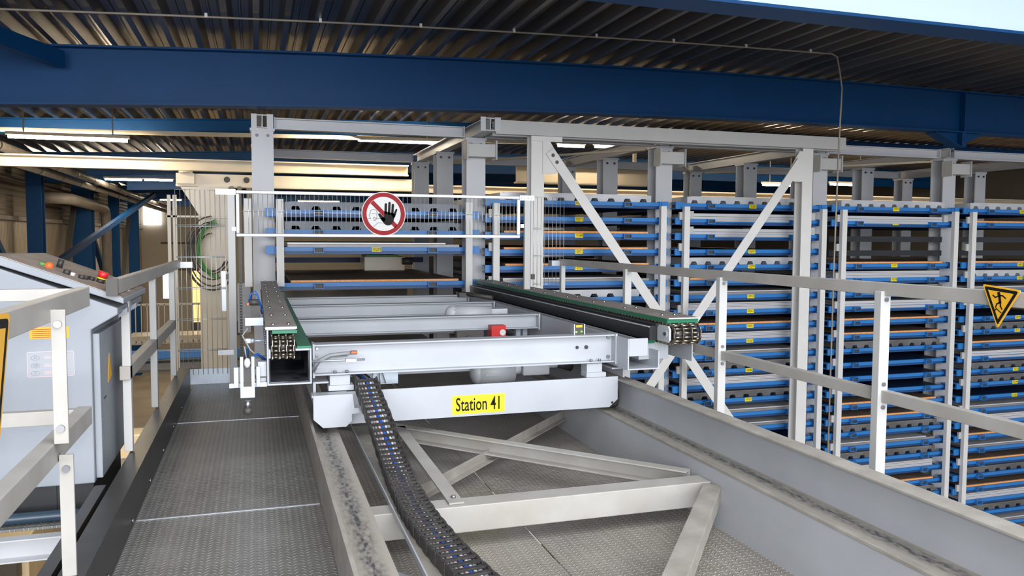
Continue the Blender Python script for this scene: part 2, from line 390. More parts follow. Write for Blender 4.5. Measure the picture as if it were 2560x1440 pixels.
# farther roof beams and a purlin tie at the left
far = ['blue roof beam behind the gate, first beyond the deep one','blue roof beam above the farthest crane lamps','blue roof beam third in line toward the end wall','blue roof beam fourth in line toward the end wall','blue roof beam closest to the far end wall']
for i, (Y, dp) in enumerate(((14.6,0.25),(20,0.27),(26,0.27),(32,0.27),(39,0.27))):
    bm_ = camber_beam('x', Y, -5.7, 21, dp, 0.18)
    if i:
        ex = camber_beam('x', Y, -3.6, 21, 0.24, 0.18, drop=dp-0.005); bm_.add(ex.v, ex.f)
    tag(bm_.build('roof_beam','beam_blue'), far[i], 'beam')
t = MB().bar((-4.0,2.6,roofz(-4)-0.16),(-1.85,9.15,roofz(-1.85)-0.16),0.10,0.16).build('roof_brace','beam_blue'); tag(t,'slanting blue roof brace running into the deep beam at upper left','brace')

# ================================================================ LEFT WALL STEEL AND PIPES
wc = ['blue wall column nearest the control cabinet','wide blue wall column beside the bent grey duct','narrow blue wall column third along the left wall','blue wall column beside the bright corner window']
for i,(Y,wd) in enumerate(((22.8,.34),(28.6,.55),(34.4,.34),(39.6,.40))):
    tag(MB().prof(h_poly(wd,wd,0.03,0.02),(-5.25,Y,-5),(-5.25,Y,roofz(-5.2)-0.1),(0,1,0)).build('wall_column','beam_blue'), wc[i],'column','blue columns along the left wall')
br = [((-5.3,17.6,2.6),(-5.3,22.0,-0.5),'blue diagonal brace at the far left edge of the picture'),((-5.35,28.0,2.5),(-5.35,25.0,-1.5),'dark diagonal brace leaning toward the wide blue column'),
      ((-5.3,33.8,-1.2),(-5.3,30.5,1.2),'short blue diagonal brace right of the bent duct'),((-5.35,39.0,2.2),(-5.35,36.0,-1.5),'dark diagonal brace in front of the last wall column')]
for p,q,l in br: tag(MB().bar(p,q,0.14,0.16).build('wall_brace','beam_blue' if 'blue diag' in l else 'machine_dark'),l,'brace','diagonal braces on the left wall')
tag(MB().bar((-3.9,18.5,0.75),(-3.2,29,2.68),0.11,0.13).build('wall_brace','beam_blue'),'long blue diagonal brace rising from the cabinet to the lamps','brace')
for k,(x,z,l) in enumerate(((-4.0,2.79,'upper lagged pipe running along the left wall under the roof'),(-4.32,2.70,'lower lagged pipe running along the left wall under the roof'))):
    p = MB().cyl((x,12,z),(x,44.5,z-0.13),0.082,14)
    o = p.build('lagged_pipe','pipe_grey'); tag(o,l,'pipe','lagged pipes on the left wall')
    b_ = MB()
    for y in range(13,44,2): b_.cyl((x,y,z-0.004*(y-12)),(x,y+0.06,z-0.004*(y-12)),0.09,14)
    build_each(b_,'pipe_band','machine_dark',o)
tag(MB().tube([(-5.7,24.6,2.35),(-5.2,24.6,2.33),(-4.98,24.75,2.32),(-4.9,25.1,2.32),(-4.9,29.8,2.25),(-4.9,30.2,2.20),(-4.9,30.42,2.05),(-4.9,30.5,1.8),(-4.9,30.5,-5)],0.16,14).build('ventilation_duct','pipe_grey'),'grey bent duct dropping down beside the wide blue column','duct')
tag(MB().cyl((-5.6,12,2.75),(-5.6,33,2.6),0.035,8).cyl((-5.6,19.5,2.7),(-5.6,19.5,1.8),0.02,8).build('conduit','pipe_grey'),'thin conduit line high on the left wall cladding','conduit')

# ================================================================ LAMPS
def strip_lamp(x0, x1, Y, z, label, wmul=1.0):
    t = empty('strip_lamp', ((x0+x1)/2,Y,z)); tag(t,label,'lamp','tube lamps under the hall roof')
    MB().box(x0-0.03,x1+0.03,Y-0.035,Y+0.035,z+0.03,z+0.075).build('housing','crane_beige',t)
    MB().cyl((x0,Y,z),(x1,Y,z),0.024*wmul,10).build('tube','tube_white',t)
    hg = MB()
    for xx in (x0+0.2,x1-0.2): hg.box(xx-0.008,xx+0.008,Y-0.008,Y+0.008,z+0.075,roofz(xx)+0.02)
    build_each(hg,'hanger','pipe_grey',t)
strip_lamp(-3.46,-1.86,13.6,2.76,'long tube lamp at the left edge above the crane runway')
strip_lamp(1.68,3.07,13.9,2.955,'tube lamp behind the frame left of the gate column')
strip_lamp(5.39,5.92,14.1,3.03,'short tube lamp seen between the post and brace, left one',1)
strip_lamp(6.14,6.52,14.1,3.04,'short tube lamp seen behind the diagonal brace, right one',1)
strip_lamp(-3.86,-2.95,24.0,2.83,'tube lamp under the crane runway, left of the pair')
strip_lamp(-2.88,-2.17,24.0,2.84,'tube lamp beside the crane head, right of the pair')
strip_lamp(-3.75,-2.95,36.0,2.8,'small distant tube lamp at the left end of the end wall')
strip_lamp(1.75,3.50,36.0,2.85,'small distant tube lamp seen through the gate mesh')
strip_lamp(11.9,12.9,17.0,2.64,'added bright tube standing in for a lit beam, left of right brace post')  # glowing tube put in for the bright streak of a lit beam
strip_lamp(13.9,15.0,17.0,2.70,'added bright tube standing in for a lit beam, right of hanging cable')  # second tube put in for the same lit beam's streak
tag(MB().prof([(-0.04,-0.03),(0.04,-0.03),(0.04,0.03),(-0.04,0.03)],(-5.6,13.75,2.84),(5.1,13.75,3.03)).build('lamp_trunking','crane_beige'),'thin beige lamp trunking crossing behind the first grey column','trunking')
tag(MB().box(-5.6,1.5,19.0,19.08,2.78,2.84).build('lamp_trunking','crane_beige'),'thin beige trunking crossing just above the crane runway','trunking')

lamp('girder_row_fill', 'AREA', (10.0, 14.7, 2.95), 170, (1.0, 0.84, 0.62), 12, 0.12, (10.0, 16.8, 2.3))  # unseen light added to brighten the right girders, no lamp row here
lamp('girder_fill', 'AREA', (1.9, 13.78, 2.93), 60, (1.0, 0.86, 0.66), 2.6, 0.06, (1.7, 14.3, 2.35))  # unseen extra light added to boost the crane girder highlight
lamp('girder_fill', 'AREA', (-2.66, 13.6, 2.72), 42, (1.0, 0.86, 0.66), 2.2, 0.06, (-2.66, 14.3, 2.42))  # unseen extra light added to brighten the runway face

# ================================================================ CRANE AND RUNWAY
t = tag(MB().prof(h_poly(0.20,0.19,0.02,0.02),(-5.6,14.3,2.465),(2.60,14.3,2.485)).build('crane_runway','crane_beige'),'beige crane runway girder crossing the upper left, lit from above','girder')
c = empty('stacker_crane',(-0.65,14,-5)); tag(c,'beige stacker crane with wide mast standing behind the wire fence','crane')
MB().box(-0.89,-0.42,14.0,14.3,-4.9,2.12).build('mast','crane_beige',c)
MB().box(-0.40,-0.34,13.85,14.1,-4.9,2.12).box(-0.28,-0.22,13.85,14.1,-4.9,2.12).box(-0.14,-0.06,13.85,14.1,-4.9,2.1).build('guide_rail','pipe_grey',c)
MB().box(-1.24,2.72,14.25,14.40,2.16,2.335).box(-1.24,2.72,14.18,14.47,2.12,2.16).build('top_girder','crane_beige',c)
MB().box(-1.22,-0.95,14.1,14.24,2.16,2.33).cyl((-1.08,14.15,2.33),(-1.08,14.15,2.365),0.11,14).build('end_carriage','crane_beige',c)
MB().xz([(-1.15,2.1),(-0.42,2.1),(-0.42,1.6),(-0.85,1.6)],13.94,13.98).build('gusset','crane_beige',c)
h = MB()
for xx in (-0.45,-0.14): h.cyl((xx,14.235,2.25),(xx,14.25,2.25),0.05,14)
h.build('hole_cap','machine_dark',c)
MB().box(-1.32,-1.27,13.6,13.65,-4.5,1.95).box(-1.24,-1.18,13.6,13.65,-4.5,1.95).box(-1.33,-0.85,13.6,13.64,1.6,1.63).build('ladder_rail','crane_beige',c)
cb = MB()
for k in range(7):
    r = 0.16+0.025*k; pts = [(-0.72+0.05+r*1.3*math.cos(a),13.66-0.012*k,1.05+0.06*math.sin(k)+r*1.9*math.sin(a)) for a in [math.pi*0.5+i*math.pi/12 for i in range(17)]]
    cb.tube(pts,0.012,6)
cb.build('cable_loop','machine_dark',c)
cb = MB()
for k in range(3):
    r = 0.30+0.02*k; cb.tube([(-0.55+r*math.cos(a),13.62,1.1+r*1.4*math.sin(a)) for a in [math.pi*0.55+i*math.pi/12 for i in range(12)]],0.012,6)
cb.build('cable_loop','cable_green',c)
cb = MB().box(-0.30,-0.10,13.6,13.75,-0.25,0.55)
cb.build('control_box','motor_grey',c)
for (x0,x1,y,z0,z1,l) in ((8.2,21.8,19,2.25,2.55,'beige crane girder behind the racks on the right, upper'),(1,21.8,23,1.75,2.1,'beige crane girder behind the racks on the right, lower'),(4.7,7.5,14.5,2.34,2.74,'brightly lit beige girder seen between the first two braces above the trays'),(3.2,21.8,16.0,2.20,2.36,'beige crane runway beam behind the racks, seen under the frames')):
    gd = MB().prof(h_poly(0.25,z1-z0,0.03,0.02),(x0,y,(z0+z1)/2),(x1,y,(z0+z1)/2)).build('crane_girder','crane_beige'); tag(gd,l,'girder')
    if y == 14.5: build_each(MB().box(x0+0.3,x0+0.36,14.47,14.53,z1,roofz(x0)+0.02).box(x1-0.36,x1-0.3,14.47,14.53,z1,roofz(x1)+0.02),'hanger','crane_beige',gd)

# far machinery seen below the crane, left of the walkway
def blk(name,x0,x1,y0,y1,z0,z1,m,l,cat,parts=()):
    t = empty(name,((x0+x1)/2,(y0+y1)/2,z0)); tag(t,l,cat)
    MB().box(x0,x1,y0,y1,z0,z1).build('body',m,t,bev=0.02)
    for pn,pm,bx in parts: MB().box(*bx).build(pn,pm,t)
    return t
blk('mezzanine_beam',-3.4,-0.2,20,20.25,-1.55,-1.35,'tray_blue','bright blue mezzanine beam seen left of the crane mast','beam')
blk('mezzanine_beam',-2.6,0.4,17,17.25,-3.2,-3.0,'tray_blue','lower blue mezzanine beam beneath the mezzanine railing','beam')
blk('gear_unit',-2.35,-1.75,14,14.5,-2.7,-1.9,'crane_beige','beige gear unit standing between the left railing posts','machine',(('pedestal','crane_beige',(-2.2,-1.9,14,14.4,-5,-2.7)),('cover_plate','crane_beige',(-2.6,-1.2,13.9,14.6,-2.85,-2.7)),('motor','pipe_grey',(-2.3,-1.8,13.9,14.3,-3.3,-2.9))))
blk('hall_machine',-1.7,-1.0,19,21,-2.9,-1.7,'pipe_grey','grey machine block behind the gear unit','machine',(('control_panel','machine_dark',(-1.5,-1.3,18.9,19,-2.4,-2.1)),('base','machine_dark',(-2.6,0.0,18.8,21,-1.95+0.3,-1.9+0.3))))
blk('hall_shelf',-3.4,-0.6,24,25,-1.7,-1.45,'crane_beige','beige landing seen behind the left railing','landing')
t = empty('mezzanine_railing',(-2.8,22,-1.4)); tag(t,'thin distant mezzanine railing with upright bars behind the left rail','railing')
m_ = MB().box(-4.2,-1.2,22,22.04,-0.45,-0.40).box(-4.2,-1.2,22,22.04,-1.4,-1.35)
for i in range(22): m_.box(-4.15+i*0.135,-4.13+i*0.135,22,22.03,-1.4,-0.42)
m_.build('bars','crane_beige',t)
t = empty('hall_doorway',(-1.6,30,-3)); tag(t,'yellow lit doorway with blue post seen through the wire fence','doorway')
MB().box(-2.15,-1.9,30,30.1,-1.7,0.1).box(-1.55,-0.7,30,30.1,-1.7,-0.05).build('lit_panel','lit_yellow',t)
MB().box(-1.72,-1.58,29.9,30,-5,0.5).build('post','tray_blue',t)
MB().box(-1.55,-0.7,29.9,30,-2.9,-2.2).box(-1.6,-0.7,29.9,30,0.1,0.3).build('blue_panel','tray_blue',t)
MB().box(-2.2,-0.6,29.95,30.05,-2.2,-1.7).build('dark_panel','machine_dark',t)
t = blk('hall_machine',-5.6,-3.6,14.5,17,-5,-3.6,'crane_beige','beige machine far below the cabinet at lower left','machine',(('slats','machine_dark',(-4.4,-3.7,14.2,14.5,-4.2,-3.9)),))
for i,(x,z) in enumerate(((-4.8,1),(-4.3,1))):
    tag(MB().box(x,x+0.12,13,13.12,-5,-2.4).build('hall_post','pipe_grey'),['dull post below the cabinet platform, left of the two','dull post below the cabinet platform, right of the two'][i],'post')
# ================================================================ HIGH BAY RACK
XK = [0.084, 2.594, 5.186, 7.674, 10.01, 12.5]
YR = [9.6, 11.3, 13.0]
bayname = ['behind the gate','right of the gate','behind the braces','in the fourth bay','in the rightmost bay']
colname = ['left of the gate sign','behind the right end of the gate','between the two brace posts','just right of the right brace post','nearest the triangular fall sign','beyond the right edge']
rowname = ['front','middle','rear']
col0 = empty('rack_column',(0,0,-5))
MB().prof(h_poly(0.24,0.24,0.017,0.012),(0,0.12,-5),(0,0.12,2.50),(0,1,0)).build('section','column_paint',col0)
MB().box(-0.135,0.135,-0.01,0.25,2.50,2.53).build('cap_plate','column_paint',col0)
bb = MB()
for sx in (-0.06,0.06): bb.cyl((sx,-0.016,2.45),(sx,0.0,2.45),0.017,8)
build_each(bb,'bolt','dark_bolt',col0)
remember(col0)
COLS = {}
for r, Y in enumerate(YR):
    for k, X in enumerate(XK):
        if k == 5 and r == 0: continue
        if r == 0 and k == 0: o = col0; o.location = (X,Y,-5)
        else: o = copy_tree(col0,(X,Y,-5))
        COLS[r,k] = o
        tag(o, 'grey steel rack column %s, %s row' % (colname[k], rowname[r]), 'column', 'grey rack columns')
for k in (1,2,3,4):       # pipe brackets on top of the front columns
    X = XK[k]; o = COLS[0,k]
    MB().box(X-0.15,X+0.20,9.42,9.585,2.28,2.44).build('head_bracket','rack_paint',o,bev=0.008)
    MB().box(X+0.20,X+0.215,9.40,9.59,2.25,2.48).box(X-0.165,X-0.15,9.40,9.59,2.25,2.48).build('end_flange','rack_paint',o)
    MB().cyl((X+0.216,9.5,2.37),(X+0.225,9.5,2.37),0.045,14).build('bore','machine_dark',o)
# horizontal frames on top
bl = ['gate bay','bay right of the gate','braced bay','fourth bay','rightmost bay']
for r, Y in enumerate(YR):
    if r == 1: continue
    for k in range(5):
        x0 = XK[k]+0.13; x1 = XK[k+1]-0.13
        t = empty('rack_top_beam',((x0+x1)/2,Y+0.12,2.53)); tag(t,'grey top beam joining column heads over the %s, %s row' % (bl[k],rowname[r]),'beam','grey beams along the rack head')
        MB().prof(h_poly(0.12,0.13,0.012,0.01),(x0,Y+0.12,2.60),(x1,Y+0.12,2.60)).build('section','column_paint',t)
        MB().box(x0,x0+0.012,Y+0.05,Y+0.19,2.53,2.67).build('end_plate','column_paint',t)
        MB().box(x1-0.012,x1,Y+0.05,Y+0.19,2.53,2.67).build('end_plate','column_paint',t)
for k in range(6):
    X = XK[k]
    t = empty('rack_cross_beam',(X,11.3,2.53)); tag(t,'grey depth beam running back over the columns %s' % colname[k],'beam','depth beams over the rack columns')
    y0 = 8.96 if k == 1 else 9.6
    MB().prof(h_poly(0.14,0.15,0.012,0.01),(X,y0,2.61),(X,13.35,2.61)).build('section','column_paint',t)
    if k in (0,1): MB().box(X-0.12,X-0.06,y0-0.01,y0+0.01,2.53,2.69).box(X+0.05,X+0.12,y0-0.01,y0+0.01,2.53,2.69).build('end_plate','column_paint',t)
for i,(p,q) in enumerate((((2.75,12.9,2.50),(5.0,9.8,2.50)),((5.3,9.8,2.50),(7.5,12.9,2.50)),((7.8,12.9,2.50),(9.9,9.8,2.50))),1):
    tag(MB().bar(p,q,0.05,0.03).build('head_brace','crane_beige'),'thin diagonal brace in the rack head over the %s' % bl[i],'brace')

# ladder uprights in front of each column
lname = ['at the left side of the gate bay','at the right end of the gate','between the brace posts','right of the right brace post','left of the fall hazard sign']
for k in range(5):
    X = XK[k]
    t = empty('rack_ladder',(X,9.3,-4)); tag(t,'white ladder upright with two thin posts %s' % lname[k],'upright','white ladder uprights on the rack front')
    MB().box(X-0.21,X-0.13,9.27,9.33,-4.2 if k else 0.75,1.72).build('post','post_paint',t)
    MB().box(X+0.13,X+0.21,9.27,9.33,-4.2 if k else 0.75,1.72).build('post','post_paint',t)
    for j in range(14 if k else 2):
        z = 1.60-0.407*j
        if k: MB().box(X+0.09,X+0.21,9.33,9.36,z-0.05,z+0.05).build('rung','rack_paint',t)

# ------------------------------------------------ trays
def tray_proto(wd):
    t = empty('storage_tray',(0,0,0)); hw = wd/2
    MB().box(-hw+0.10,hw-0.10,0.0,0.05,-0.012,0.034).build('front_bar','tray_blue',t)
    MB().box(-hw+0.10,hw-0.10,3.25,3.30,-0.032,0.034).build('rear_bar','tray_blue',t)
    MB().box(-hw+0.12,hw-0.12,0.02,0.05,-0.048,-0.0125).build('lower_lip','tray_lip_shade',t)  # recessed strip, dark colour painted as the bar's shaded underside
    d = MB()
    for x in (-hw+0.20,-0.55,0.0,0.55,hw-0.20): d.box(x-0.03,x+0.03,0.05,3.25,-0.05,0.02)
    d.box(-hw+0.18,hw-0.18,0.05,3.25,0.018,0.03)
    d.build('deck_frame','tray_dark',t)  # near-black blue paints shade into the gaps between trays
    for s in (-1,1):
        x = s*(hw-0.10)
        MB().yz([(-0.03,-0.045),(0.10,-0.045),(0.10,-0.03),(-0.005,-0.03),(-0.005,0.03),(0.10,0.03),(0.10,0.047),(-0.03,0.047)],x,x+s*0.09).box(x-s*0.03,x,-0.015,0.05,-0.045,0.045).build('end_hook','tray_blue',t)
    for s in (-1,1):
        x = s*0.66; p = MB()
        p.box(x-0.055,x+0.055,-0.05,0.0,0.022,0.030).box(x-0.055,x+0.055,-0.05,0.0,-0.034,-0.026).box(x-0.055,x-0.047,-0.05,0.0,-0.026,0.022).box(x+0.047,x+0.055,-0.05,0.0,-0.026,0.022)
        p.build('fork_pocket','tray_blue',t)
        MB().box(x-0.047,x+0.047,-0.012,-0.002,-0.026,0.022).build('pocket_bore','machine_dark',t)
    remember(t); return t
def load_proto(kind, wd):
    hw = wd/2-0.22
    if kind in ('C','K','D'):      # nested trapezoidal sheets: top slab with notches below
        n = 9; p = (2*hw)/n; poly = [(-hw,0.0)]; x = -hw
        for i in range(n):
            c = x+p/2; poly += [(c-p*0.24,0.0),(c-p*0.15,0.042),(c+p*0.15,0.042),(c+p*0.24,0.0)]; x += p
        poly += [(hw,0.0),(hw,0.088),(-hw,0.088)]
        o = MB().xz(poly,0.04,3.1).build('sheet_bundle',{'K':'deck_bundle','C':'deck_bundle_bright','D':'deck_bundle_dark'}[kind],loc=(0,0,0))
        e = MB().xz([(-hw+0.05,0.088),(hw-0.09,0.088),(hw-0.09,0.094),(-hw+0.05,0.094)],0.03,3.1).build('top_sheet','sheet_silver' if kind == 'C' else ('sheet_grey' if kind == 'K' else 'deck_bundle_dark'),o)
        cat = 'sheet bundle'
    elif kind == 'W':
        o = MB().box(-hw+0.05,hw-0.05,0.035,3.0,0.0,0.028).build('timber_panel','board',loc=(0,0,0))
        e = MB().box(-hw+0.05,hw-0.05,0.012,0.035,0.002,0.026).build('edge_strip','board_edge',o); e['label'] = 'orange front edge'
        cat = 'panel'
    elif kind == 'S':          # stack of four bright sheets
        o = MB().box(-hw+0.02,hw-0.06,0.03,3.0,0.0,0.016).build('sheet_stack','sheet_silver',loc=(0,0,0))
        for i in range(1,5): MB().box(-hw+0.02+0.004*(i%2),hw-0.06,0.03+0.004*(i%3),3.0,0.020*i-0.003,0.020*i+0.013).build('sheet','sheet_silver',o)
        cat = 'sheet stack'
    elif kind == 'P':          # stack held between corner stops
        o = MB().box(-hw+0.10,hw-0.04,0.03,3.0,0.0,0.03).build('sheet_stack','sheet_silver',loc=(0,0,0))
        MB().box(-hw+0.10,hw-0.04,0.03,3.0,0.034,0.072).build('sheet','sheet_silver',o)
        MB().box(-hw+0.01,-hw+0.085,0.0,0.05,0.0,0.10).build('corner_stop','rack_paint',o)
        MB().box(hw-0.03,hw+0.045,0.0,0.05,0.0,0.10).build('corner_stop','rack_paint',o)
        cat = 'sheet stack'
    elif kind == 'G':
        o = MB().box(-hw+0.03,hw-0.03,0.02,3.0,0.0,0.03).build('flat_sheets','sheet_grey',loc=(0,0,0))
        MB().box(-hw+0.03,hw-0.2,0.02,3.0,0.034,0.05).build('sheet','sheet_silver',o)
        cat = 'sheets'
    remember(o); o['_cat'] = cat; return o
lname2 = {'D':'dark blue-grey ribbed sheet bundle','C':'bright ribbed sheet bundle','K':'dull grey ribbed sheet bundle','W':'brown panel with orange edge on a blue tray','S':'stack of silver sheets','P':'silver sheets between upright corner stops','G':'flat grey sheets'}
# level code per bay: load letter, '-' empty tray, '.' no tray ; tag text list
BAYS = [
  ('.DDGW', {2:'10260',3:'10259',4:'10264'}),   # placeholder overridden below
  ('C-WWWGC-SWGK-CGW', {0:'10711',1:'10573',3:'10072',4:'10503',2:'10588'}),
  ('CPP-CWGSWSGKSKGG-W', {0:'10283',3:'10897',4:'10299',6:'10929',7:'10261',8:'10051',9:'10267',11:'10088',13:'10207'}),
  ('CP..WSKPWWK---WWKGKSWKWG', {0:'10035',4:'10757',5:'10278',1:'10412'}),
  ('CW..WCGW-KWPKK-GSWGWKWSKG', {0:'10091',4:'10853',5:'10306',8:'10619',9:'10171',12:'10233',13:'10144',14:'10385',17:'10402'}),
]
TP = {}; LP = {}
def put_tray(bay, z, code, txt, level, nm):
    nm = nm+' from top' if nm != 'topmost' else nm
    X0, X1 = XK[bay], XK[bay+1]; xc = (X0+X1)/2; wd = round(X1-X0-0.06,2)
    wk = round(wd,1)
    if wk not in TP:
        TP[wk] = tray_proto(wk); t = TP[wk]; t.location = (xc,9.40,z)
    else: t = copy_tree(TP[wk],(xc,9.40,z))
    what = 'empty blue tray' if code == '-' else 'blue tray under '+{'C':'bright ribbed sheets','K':'dull ribbed sheets','D':'dark ribbed sheets','W':'orange-edged panel','S':'silver sheet stack','P':'cornered silver stack','G':'flat grey sheets'}[code]
    tag(t, '%s, %s %s' % (what, nm, bayname[bay]), 'tray', 'blue storage trays in the rack')
    if code == 'P': MB().box(xc-0.58,xc+0.58,9.392,9.399,z+0.001,z+0.032).build('front_board','rack_paint',t)
    if txt:
        g = MB().box(xc-0.055,xc+0.055,9.396,9.400,z-0.020,z+0.032).build('number_tag','yellow',t)
        lettering(txt,0.046,(xc,9.3945,z+0.006),g,0.92)
    if code != '-':
        key = (code, wk)
        if key not in LP:
            LP[key] = load_proto(code, wk); o = LP[key]; o.location = (xc,9.40,z+0.0345)
        else: o = copy_tree(LP[key],(xc,9.40,z+0.0345))
        tag(o, '%s, %s %s' % (lname2[code], nm, bayname[bay]), o['_cat'], 'loads on the blue trays')
        # loads rest on bar and deck; a little individual slack
        o.location.x += random.uniform(-0.012,0.012)
for bay in (1,2,3,4):
    seq, txts = BAYS[bay]; cnt = 0
    for lv, code in enumerate(seq):
        if code == '.': continue
        put_tray(bay, 1.737-0.2035*lv, code, txts.get(lv), lv, ordinal(cnt)); cnt += 1
for i,(z,code,txt) in enumerate(((1.575,'D',None),(1.352,'D','10260'),(1.153,'G','10259'),(0.746,'W',None))):
    put_tray(0, z, code, txt, i, ordinal(i))
for o in bpy.data.objects:
    if '_cat' in o: del o['_cat']
# plain empty support rails in the two open levels
for bay in (3,4):
    for lv in (2,3):
        z = 1.737-0.2035*lv
        tag(MB().box(XK[bay]+0.15,XK[bay+1]-0.15,9.55,9.60-0.012,z-0.06,z+0.02).build('support_rail','track_dark'),'dark support rail of the %s open level %s' % (['upper','lower'][lv-2],bayname[bay]),'rail')
for z,l in ((0.95,'dark'),):
    tag(MB().box(0.0,2.6,12.92,12.995,z-0.05,z+0.03).build('support_rail','tray_dark'),'dark blue rail far back behind the gate, above the board tray','rail')
# added dark sheet behind the trays, standing in for the shade between them
t = empty('rack_rear_shade',(7,13.6,-5)); tag(t,'added dark sheet standing in for shade behind the loaded rack bays','sheeting')
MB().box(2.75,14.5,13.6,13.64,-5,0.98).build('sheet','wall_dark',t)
# floor and lift table beyond the gate bay
tag(MB().box(0.30,2.36,9.25,13.9,-0.152,-0.146).build('checker_plate','checker_light'),'checker plate under the first rack bay behind the gate','floor plate')
lt = empty('lift_table',(1.3,13.3,-0.146)); tag(lt,'low grey lift table behind the gate bay under the board tray','table')
MB().box(0.30,2.35,13.0,13.6,-0.146,0.46).build('body','pipe_grey',lt)
MB().box(0.28,2.37,12.95,13.65,0.46,0.54).build('top','crane_beige',lt)
# drive unit inside the gate bay
t = empty('drive_unit',(1.75,12.0,0.81)); tag(t,'beige drive unit with green cover behind the gate bay trays','machine')
MB().box(1.5,2.1,11.8,12.3,0.81,1.02).build('housing','crane_beige',t,bev=0.01)
MB().box(1.52,2.0,11.78,12.3,1.02,1.045).build('cover','cable_green',t)
MB().cyl((2.05,11.75,0.95),(2.2,11.75,0.95),0.05,12).build('motor','machine_dark',t)

# ================================================================ BRACE FRAME
f = empty('portal_frame',(5.1,9.0,-5)); tag(f,'white steel portal frame with crossed diagonal braces in front of the rack','frame')
MB().prof(h_poly(0.16,0.16,0.012,0.01),(2.66,9.04,2.585),(7.56,9.04,2.585),(0,1,0)).box(2.66,7.56,9.10,9.20,2.50,2.515).build('top_beam','rack_paint',f)
for x0,x1 in ((3.10,3.26),(6.89,7.06)):
    MB().prof(h_poly(0.16,0.16,0.014,0.01),((x0+x1)/2,9.06,-4.9),((x0+x1)/2,9.06,2.50),(0,1,0)).build('post','post_paint',f)
MB().box(3.09,3.48,8.955,8.975,2.44,2.50).build('head_plate','post_paint',f)
for s,xp in ((1,3.26),(-1,6.89)):
    g = MB().xz([(xp-s*0.02,2.46),(xp+s*0.06,2.46),(xp+s*0.22,2.20),(xp+s*0.20,2.12),(xp+s*0.14,2.06),(xp-s*0.02,2.06)],8.965,8.975).build('gusset_plate','post_paint',f)
    MB().cyl((xp+s*0.10,8.94,2.28),(xp+s*0.10,8.966,2.28),0.022,10).cyl((xp+s*0.15,8.94,2.20),(xp+s*0.15,8.966,2.20),0.022,10).build('bolt','dark_bolt',g)
MB().bar((3.32,8.95,2.33),(6.83,8.95,-2.35),0.12,0.012,(0,1,0)).build('diagonal_brace','post_paint',f)
MB().bar((6.83,8.935,2.33),(3.32,8.935,-2.35),0.12,0.012,(0,1,0)).build('diagonal_brace','post_paint',f)
# ================================================================ SAFETY GATE AND FENCE  (plane y = 7.4)
YF = 7.4
g = empty('safety_gate',(1.14,YF,1.3)); tag(g,'galvanised safety gate of upright bars in a welded frame, across the conveyor opening','gate')
fr = MB().box(-0.165,2.44,YF-0.018,YF+0.018,1.675,1.705).box(-0.165,2.44,YF-0.018,YF+0.018,1.300,1.330).box(-0.165,-0.135,YF-0.018,YF+0.018,1.330,1.675).box(2.41,2.44,YF-0.018,YF+0.018,1.330,1.675)
fr.build('frame','gate_frame',g,bev=0.006)
m_ = MB(); x = -0.10
while x < 2.41: m_.cyl((x,YF-0.004,1.33),(x,YF-0.004,1.675),0.0028,6); x += 0.04
for z in (1.52,): m_.cyl((-0.135,YF+0.002,z),(2.41,YF+0.002,z),0.0028,6)
m_.build('wire_mesh','wire',g)
MB().box(-0.33,-0.165,YF-0.028,YF-0.022,1.663,1.712).build('hinge_plate','galvanised',g)
MB().box(2.43,2.58,YF-0.028,YF-0.022,1.663,1.712).build('hinge_plate','galvanised',g)
hb = MB()
for x in (-0.30,-0.26,-0.21,-0.185,2.455,2.485,2.525,2.56): hb.cyl((x,YF-0.036,1.688),(x,YF-0.028,1.688),0.011,10)
build_each(hb,'bolt','bolt',g)
build_each(MB().box(-0.20,-0.165,YF-0.03,YF+0.02,1.35,1.385).box(2.44,2.475,YF-0.03,YF+0.02,1.40,1.435),'latch','galvanised',g)
def mesh_panel(name, x0, x1, z0, z1, px0, px1, label, pz0, plates):
    t = empty(name,((x0+x1)/2,YF,z0)); tag(t,label,'fence')
    m = MB(); x = x0
    while x <= x1+1e-6: m.cyl((x,YF,z0),(x,YF,z1),0.0026,6); x += 0.040
    z = z1-0.30
    m.cyl((x0,YF+0.004,z1),(x1,YF+0.004,z1),0.0028,6)
    while z > z0: m.cyl((x0,YF+0.004,z),(x1,YF+0.004,z),0.0032,6).cyl((x0,YF+0.004,z-0.012),(x1,YF+0.004,z-0.012),0.0032,6); z -= 0.27
    m.build('wire_mesh','wire',t)
    MB().box(px0,px1,YF-0.022,YF+0.022,pz0,1.69).build('post','rack_paint',t,bev=0.004)
    for (a,b,c) in plates:
        q = MB().box(a,b,YF-0.032,YF-0.024,c-0.022,c+0.022).build('clamp_plate','galvanised',t)
        MB().cyl((a+0.03,YF-0.040,c),(a+0.03,YF-0.032,c),0.009,10).cyl((a+0.09,YF-0.040,c),(a+0.09,YF-0.032,c),0.009,10).build('bolt','bolt',q)
    return t
lp = mesh_panel('mesh_fence_panel',-0.655,-0.255,0.10,1.70,-0.235,-0.172,'wire mesh fence panel with grey post at the end of the walkway',0.0,((-0.33,-0.20,0.29),))
MB().box(-0.252,-0.236,YF-0.03,YF+0.01,0.93,0.975).build('junction_clip','machine_dark',lp)
MB().box(-0.30,-0.25,YF+0.02,YF+0.08,0.65,1.0).build('cable_trunk','galvanised',lp)
rp = mesh_panel('mesh_fence_panel',2.58,2.90,0.83,1.70,2.485,2.545,'wire mesh fence panel right of the gate, by the right railing end',0.800,())
MB().box(2.55,2.585,YF-0.04,YF-0.02,0.90,0.95).build('junction_clip','machine_dark',rp)
